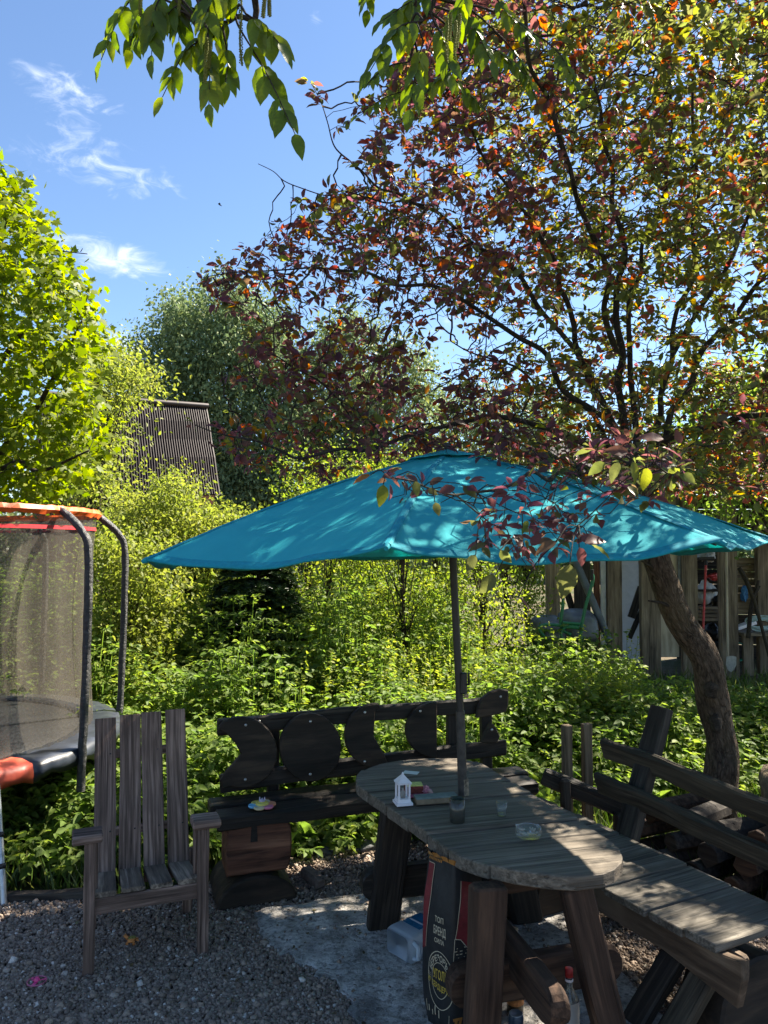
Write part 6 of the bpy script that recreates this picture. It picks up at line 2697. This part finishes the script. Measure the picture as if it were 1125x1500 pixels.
RACH = [  # base px, tip px, depth, leaflet length, pairs
    ((350, 40), (432, 196), 2.5, .098, 4), ((318, 52), (238, 142), 2.6, .082, 4), ((305, 60), (306, 152), 2.55, .085, 4), ((300, 20), (230, 45), 2.7, .075, 3),
    ((210, -20), (148, 88), 2.6, .085, 4), ((200, -10), (190, 68), 2.65, .085, 4), ((240, -10), (222, 80), 2.6, .09, 4), ((270, -20), (262, 60), 2.6, .09, 4),
    ((290, 0), (320, 60), 2.7, .085, 3), ((360, 20), (408, 62), 2.4, .10, 3), ((330, -20), (300, 40), 2.5, .085, 3), ((340, 30), (280, 70), 2.6, .08, 3), ((245, 20), (205, 50), 2.6, .08, 3),
    ((330, 60), (330, 120), 2.55, .08, 3), ((350, -10), (300, 10), 2.5, .085, 3),
    ((620, 30), (542, 104), 2.7, .09, 4), ((620, 60), (600, 160), 2.7, .09, 4), ((640, 40), (660, 110), 2.8, .085, 4), ((600, 90), (530, 130), 3.0, .05, 5), ((620, 130), (524, 168), 3.0, .05, 5),
    ((680, 10), (720, 90), 2.9, .085, 4), ((660, 110), (710, 160), 3.1, .06, 5), ((700, 60), (770, 110), 3.1, .07, 5), ((640, -10), (560, 30), 2.8, .08, 4), ((690, -20), (660, 50), 2.8, .08, 4), ((545, -30), (538, 14), 2.9, .07, 3),
    ((720, -10), (780, 50), 3.0, .075, 4), ((610, 0), (590, 60), 2.75, .08, 3), ((680, 90), (620, 140), 3.0, .06, 5), ((740, 60), (790, 160), 3.2, .065, 5), ((800, 60), (850, 140), 3.3, .065, 5),
]
for (b, e, dep, L, npair) in RACH:
    L *= 1.12
    npair += 1
    p0, p1 = D(*b, dep), D(*e, dep + random.uniform(-.12, .12))
    mid = p0.lerp(p1, .5) + V((0, random.uniform(-.05, .05), .03))
    pts = smooth_path([p0, mid, p1], 5)
    mb.tube(pts, [.0035 - .002 * i / (len(pts) - 1) for i in range(len(pts))], 5)
    axis = (p1 - p0).normalized()
    sd = axis.cross(V((0, -1, .25))).normalized()
    for k in range(npair):
        f = .28 + .66 * k / max(1, npair - 1) * .92
        q = pts[min(len(pts) - 1, int(f * (len(pts) - 1)))]
        for s in (-1, 1):
            lp.append(q)
            ld.append(sd * s * .75 + axis * .55 + V((random.uniform(-.15, .15), random.uniform(-.35, .35), -.95)))
            ln.append(V((random.uniform(-.5, .5), -.8, .5 + random.uniform(-.3, .5))))
            ls.append(L * (.55 + .45 * math.sin(PI * (.25 + .6 * k / npair))) * random.uniform(.85, 1.1))
            lr.append(random.random())
    lp.append(p1)
    ld.append(axis + V((0, 0, -.4)))
    ln.append(V((random.uniform(-.4, .4), -.7, .6)))
    ls.append(L * .8)
    lr.append(random.random())
# join each leaf stalk to the nearest point of its bough
for (b, e, dep, L, npair) in RACH:
    p0 = D(*b, dep)
    tgt = wl[1][0] if b[0] < 480 else wl[2][0]
    pts = smooth_path(tgt, 10)[12:]
    q = min(pts, key=lambda z: (z - p0).length)
    mb.tube(smooth_path([q, q.lerp(p0, .5) + V((0, 0, .04)), p0], 4), [.005] * 4 + [.0045] * 4 + [.0035], 5)
mb.build('branches', BARK_D, wal)
mass('foliage', np.array([tuple(p) for p in lp]), np.array([tuple(p) for p in ld]), np.array([tuple(p) for p in ln]), np.array(ls), np.array(lr), *LEAFWAL, L_WALNUT, wal, smooth=True, wid=.9 + .3 * RNG.random(len(lp)))
for (x0, y0, y1, dep) in ((303, 55, 122, 2.5), (308, 62, 100, 2.55), (352, -10, 96, 2.5), (389, -15, 26, 2.4), (394, -15, 24, 2.42), (206, -10, 24, 2.6), (264, -5, 22, 2.6), (655, 25, 92, 2.7), (668, 30, 88, 2.7), (674, 20, 70, 2.75), (660, 18, 60, 2.72)):
    mb = MB()
    a, b = D(x0, y0, dep), D(x0 + random.uniform(-6, 2), y1, dep)
    pts = [a.lerp(b, k / 8) + V((.004 * math.sin(k * .9), 0, 0)) for k in range(9)]
    mb.tube(pts, .0035, 5)
    for k in range(26):
        q = a.lerp(b, (k + 1) / 27)
        for j in range(4):
            an = j * 1.57 + k * .7
            mb.stone(q + V((math.cos(an) * .005, math.sin(an) * .005, 0)), .0042, (1, 1, .8), 1, 0) if False else mb.lathe([(0, -.003), (.0034, 0), (0, .003)], q + V((math.cos(an) * .0052, math.sin(an) * .0052, 0)), n=4, smooth=False)
    mb.build('catkin', L_CATKIN, wal)

# ---------------- undergrowth: a dense mass of knee-high leafy plants
pl_n = 17000
Y = 5.15 + (13.5 - 5.15) * RNG.random(pl_n) ** 1.25
X = (RNG.random(pl_n) - .52) * Y * 1.25
bx = -.92 + (X + .92)
behind = (Y - 4.33) * .947 - (X + .92) * .321 * -1 * -1   # behind the log bench line
nrmb = -(X + .92) * .321 + (Y - 4.33) * .947
ok = nrmb > .62
ok &= ~((X > .9) & (Y < 5.6 + .0 * X))
ok &= ~((X - TB[0]) ** 2 + (Y - TB[1]) ** 2 < .09)
ok &= ~((X > 1.3) & (Y > 11.3))
ok &= ~(((X + 3.49) ** 2 + (Y - 5.5) ** 2) < 1.3 ** 2)
ok &= ~((X > 3.0) & (Y > 8.6))
# grass lane at the far right
X, Y = X[ok], Y[ok]
H = (.30 + .115 * np.clip(Y - 5.2, 0, 5)) * (.45 + 1.0 * RNG.random(len(X)) ** 1.4)
H *= np.array([.9 + .75 * noise.noise(V((x * 1.1, y * 1.1, 2))) for x, y in zip(X, Y)])
H *= np.where((Y > 7.2) & (X < 1.4), 1.25, 1)
H *= np.where((X > 1.0) & (Y > 7.2), .60, 1)
edge = np.clip((-(X + .92) * .321 + (Y - 4.33) * .947 - .55) / .8, .35, 1)
H *= edge
# extra plants beside and under the trampoline, and by the chair
n2 = 1500
X2 = -3.6 + 2.4 * RNG.random(n2)
Y2 = 4.75 + 1.6 * RNG.random(n2)
H2 = (.16 + .28 * RNG.random(n2)) * np.clip((Y2 - 4.6) / .6, .4, 1)
X, Y, H = np.append(X, X2), np.append(Y, Y2), np.append(H, H2)
n = len(X)
px_, py_, pd_, pn_, ps_, pr_ = [], [], [], [], [], []
LP, LD, LN, LS, LR, ST = [], [], [], [], [], []
for k in range(n):
    h = H[k]
    b = np.array([X[k], Y[k], 0.0])
    topv = b + np.array([RNG.normal() * .08, RNG.normal() * .08, h])
    ST.append((b, topv))
    tone = RNG.random()
    far = Y[k] > 8.5
    for lev in range(2 if far else 3):
        c = b + (topv - b) * (1 - .26 * lev * RNG.random() - .1 * lev)
        a0 = RNG.random() * 6.28
        for j in range(3 if lev == 0 else 2):
            a = a0 + j * 2.1 + RNG.normal() * .3
            dr = np.array([math.cos(a), math.sin(a), .25])
            q = c + dr * (.05 + .06 * RNG.random())
            for m in (-1, 0, 1):
                dd = np.array([math.cos(a + m * .95), math.sin(a + m * .95), -.15 + .25 * RNG.normal()])
                LP.append(q)
                LD.append(dd)
                LN.append((RNG.normal() * .55, RNG.normal() * .55 - .15, 1))
                LS.append((.05 + .035 * RNG.random()) * (1.15 if m == 0 else .9) * (1.2 if far else 1))
                LR.append(min(1, max(0, .6 * tone + .4 * RNG.random())))
LP, LD, LN = np.array(LP), np.array(LD), np.array(LN)
tag(mass('undergrowth', LP, LD, LN, np.array(LS), np.array(LR), *LEAF6, L_UNDER), kind='stuff')
b = np.array([s[0] for s in ST])
tpv = np.array([s[1] for s in ST])
ax = tpv - b
Ls = np.linalg.norm(ax, axis=1)
tag(mass('undergrowth_stems', b, ax, nrm(RNG.normal(size=(n, 3)) * np.array([[1, 1, .1]])), Ls, RNG.random(n) * .6, [(-.006, 0, 0), (.006, 0, 0), (.004, 1, 0), (-.004, 1, 0)], [(0, 1, 2, 3)], L_UNDER), kind='stuff')
print('undergrowth leaflets', len(LP))
# tall thin weeds standing in the sun behind, between the saplings
n = 3600
X = RNG.uniform(-3.6, 2.6, n)
Y = RNG.uniform(7.4, 12.8, n)
ok = ~((np.abs(X + 1.55) < .7) & (Y < 10.0)) & ~((X > 1.0) & (Y > 8.6))
X, Y = X[ok], Y[ok]
n = len(X)
Hh = (.75 + .11 * (Y - 7)) * (.6 + .65 * RNG.random(n))
m = 26
f = np.tile(np.linspace(.25, 1, m), n)
k = np.repeat(np.arange(n), m)
lean = RNG.normal(size=(n, 2)) * .12
base = np.stack([X, Y, np.zeros(n)], 1)
tp_ = base + np.stack([lean[:, 0] * Hh, lean[:, 1] * Hh, Hh], 1)
c = base[k] + (tp_ - base)[k] * f[:, None]
a = RNG.random(len(k)) * 6.28
d = np.stack([np.cos(a), np.sin(a), -.15 + .4 * RNG.normal(size=len(k))], 1)
tone = RNG.random(n)[k]
tag(mass('tall_weeds', c, d, nrm(RNG.normal(size=(len(k), 3)) * .5 + np.array([[0, 0, 1.]])), (.035 + .05 * RNG.random(len(k))) * (1.25 - .6 * f), np.clip(.35 + .4 * tone + .25 * RNG.random(len(k)), 0, 1), *LEAF6, L_SAPL), kind='stuff')
tag(mass('tall_weed_stems', base, tp_ - base, nrm(RNG.normal(size=(n, 3)) * np.array([[1, 1, .1]])), np.linalg.norm(tp_ - base, axis=1), RNG.random(n) * .5, [(-.004, 0, 0), (.004, 0, 0), (.002, 1, 0), (-.002, 1, 0)], [(0, 1, 2, 3)], L_UNDER), kind='stuff')
# grass along the edge of the gravel and among the plants
N = 15000
X = RNG.uniform(-3.6, 3.8, N)
Y = 4.45 + 2.0 * RNG.random(N) ** 1.3
ok = ~in_poly(X, Y, [(p[0], p[1] + .04) for p in BEDPOLY])
clg = np.array([noise.noise(V((x * 2.2, y * 2.2, 7))) for x, y in zip(X, Y)])
ok &= clg > -.25
X, Y = X[ok], Y[ok]
N = len(X)
P_ = np.stack([X, Y, np.full(N, -.01)], 1)
d = nrm(np.array([[0, 0, 1.]]) + RNG.normal(size=(N, 3)) * np.array([[.35, .35, .1]]))
nz = nrm(RNG.normal(size=(N, 3)) * np.array([[1, 1, .2]]))
tag(mass('grass', P_, d, nz, .07 + .16 * RNG.random(N) ** 1.5, RNG.random(N), *BLADE, L_GRASS), kind='stuff')
N = 5000
X = RNG.uniform(2.5, 6.2, N)
Y = RNG.uniform(7.0, 11.4, N)
P_ = np.stack([X, Y, np.full(N, -.02)], 1)
d = nrm(np.array([[0, 0, 1.]]) + RNG.normal(size=(N, 3)) * np.array([[.35, .35, .1]]))
tag(mass('meadow_grass', P_, d, nrm(RNG.normal(size=(N, 3)) * np.array([[1, 1, .2]])), .12 + .22 * RNG.random(N), .4 + .6 * RNG.random(N), *BLADE, L_GRASS), kind='stuff')
# broad-leaved weeds: dock-like leaves behind the benches
N = 420
X = RNG.uniform(-3.2, 3.2, N)
Y = RNG.uniform(4.9, 6.3, N)
ok = (-(X + .92) * .321 + (Y - 4.33) * .947 > .62) & ~((X > 1.0) & (Y < 5.5)) & ~in_poly(X, Y, BEDPOLY)
X, Y = X[ok], Y[ok]
X = np.repeat(X, 5) + RNG.normal(size=len(X) * 5) * .03
Y = np.repeat(Y, 5) + RNG.normal(size=len(Y) * 5) * .03
N = len(X)
d = nrm(np.array([[0, 0, .8]]) + RNG.normal(size=(N, 3)) * np.array([[.6, .6, .15]]))
tag(mass('broad_weeds', np.stack([X, Y, np.zeros(N)], 1), d, nrm(-d + np.array([[0, 0, 1.2]])), .13 + .14 * RNG.random(N), .3 + .5 * RNG.random(N), *LEAF10, L_UNDER), kind='stuff')
# fallen leaves and twigs on the gravel
N = 150
X = RNG.uniform(-2.2, 1.6, N)
Y = RNG.uniform(2.7, 5.0, N)
d = nrm(RNG.normal(size=(N, 3)) * np.array([[1, 1, .15]]))
tag(mass('fallen_leaves', np.stack([X, Y, np.full(N, .022)], 1), d, nrm(RNG.normal(size=(N, 3)) * .3 + np.array([[0, 0, 1.]])), .018 + .02 * RNG.random(N), RNG.random(N), *LEAF6,
         m_leaf('dry_leaf', [(0, (.05, .03, .018)), (.7, (.11, .07, .035)), (1, (.09, .1, .03))], .1, 1.2)), kind='stuff')
# ------------------------------------------------------------------ sun and sky
SUN_AZ, SUN_EL = math.radians(58), math.radians(47)       # from straight ahead towards the right; above the horizon
sdir = V((math.sin(SUN_AZ) * math.cos(SUN_EL), math.cos(SUN_AZ) * math.cos(SUN_EL), math.sin(SUN_EL)))
ld = bpy.data.lights.new('sun', 'SUN')
ld.energy = 5.0
ld.angle = math.radians(.53)
ld.color = (1.0, .91, .76)
lo = bpy.data.objects.new('sun', ld)
COL.objects.link(lo)
lo.rotation_euler = (-sdir).to_track_quat('-Z', 'Y').to_euler()

w = bpy.data.worlds.new('World')
SC.world = w
w.use_nodes = True
nt = w.node_tree
nt.nodes.clear()
out = nt.nodes.new('ShaderNodeOutputWorld')
bg = nt.nodes.new('ShaderNodeBackground')
bg.inputs['Strength'].default_value = .05
sky = nt.nodes.new('ShaderNodeTexSky')
sky.sky_type = 'NISHITA'
sky.sun_disc = False
sky.sun_elevation = SUN_EL
sky.sun_rotation = SUN_AZ
sky.altitude = 100
sky.air_density = 1.0
sky.dust_density = .25
sky.ozone_density = 4.5
tc = nt.nodes.new('ShaderNodeTexCoord')


def wmath(op, a, b=0.0, c=0.0):
    m = nt.nodes.new('ShaderNodeMath')
    m.operation = op
    for s, v in zip(m.inputs, (a, b, c)):
        if hasattr(v, 'is_output'):
            nt.links.new(v, s)
        else:
            s.default_value = v
    return m.outputs[0]


mask = None
# thin white clouds in a few directions of the sky: (centre, half width, half height, strength), degrees of turn and rise
for (px, py, ax_, ay_, st) in ((98, 135, .075, .03, .75), (115, 190, .06, .024, .6), (150, 248, .12, .036, .62), (160, 376, .095, .030, 1.0), (235, 398, .03, .012, .6), (462, 35, .012, .022, .45), (602, 14, .012, .022, .5),
                               (175, 520, .05, .045, 1.0), (640, 470, .06, .03, .5), (40, 150, .02, .012, .4), (-200, 300, .2, .06, .8), (1500, 200, .2, .06, .6)):
    c = ray(px, py).normalized()
    sub = nt.nodes.new('ShaderNodeVectorMath')
    sub.operation = 'SUBTRACT'
    nt.links.new(tc.outputs['Generated'], sub.inputs[0])
    sub.inputs[1].default_value = c
    # east-west across, rise upwards
    rt = V((c.y, -c.x, 0)).normalized()
    up = rt.cross(c)
    tl = .12
    r2, u2 = rt * math.cos(tl) - up * math.sin(tl), up * math.cos(tl) + rt * math.sin(tl)
    ds = []
    for vec, s in ((r2, ax_), (u2, ay_)):
        d = nt.nodes.new('ShaderNodeVectorMath')
        d.operation = 'DOT_PRODUCT'
        nt.links.new(sub.outputs[0], d.inputs[0])
        d.inputs[1].default_value = vec
        e = wmath('DIVIDE', d.outputs['Value'], s)
        ds.append(wmath('MULTIPLY', e, e))
    m = wmath('MULTIPLY', wmath('MAXIMUM', wmath('SUBTRACT', 1.0, wmath('ADD', ds[0], ds[1])), 0.0), st)
    mask = m if mask is None else wmath('MAXIMUM', mask, m)
mp = nt.nodes.new('ShaderNodeMapping')
mp.inputs['Scale'].default_value = (1, 1, 2.2)
mp.inputs['Rotation'].default_value = (.35, .25, .4)
nt.links.new(tc.outputs['Generated'], mp.inputs['Vector'])
nz = nt.nodes.new('ShaderNodeTexNoise')
nz.inputs['Scale'].default_value = 24
nz.inputs['Detail'].default_value = 10
nz.inputs['Roughness'].default_value = .62
nz.inputs['Distortion'].default_value = .9
nt.links.new(mp.outputs[0], nz.inputs['Vector'])
mr = nt.nodes.new('ShaderNodeMapRange')
mr.interpolation_type = 'SMOOTHSTEP'
mr.inputs['From Min'].default_value = .43
mr.inputs['From Max'].default_value = 1.1
nt.links.new(wmath('ADD', nz.outputs['Fac'], wmath('MULTIPLY_ADD', mask, .5, -.25)), mr.inputs['Value'])
cf = wmath('MULTIPLY', mr.outputs[0], wmath('MINIMUM', wmath('MULTIPLY', mask, 3.0), 1.0))
mx = nt.nodes.new('ShaderNodeMix')
mx.data_type = 'RGBA'
nt.links.new(cf, mx.inputs[0])
nt.links.new(sky.outputs[0], mx.inputs[6])
mx.inputs[7].default_value = (6.5, 6.8, 7.4, 1)
nt.links.new(mx.outputs[2], bg.inputs['Color'])
nt.links.new(bg.outputs[0], out.inputs['Surface'])

SC.view_settings.view_transform = 'Standard'
SC.view_settings.look = 'None'
SC.view_settings.exposure = 2.28
SC.view_settings.gamma = 1
SC.view_settings.use_curve_mapping = False
SC.cycles.use_denoising = True
SC.cycles.max_bounces = 14
SC.cycles.diffuse_bounces = 9
SC.cycles.glossy_bounces = 4
SC.cycles.transparent_max_bounces = 12
SC.cycles.transmission_bounces = 10
SC.cycles.sample_clamp_indirect = 12.0
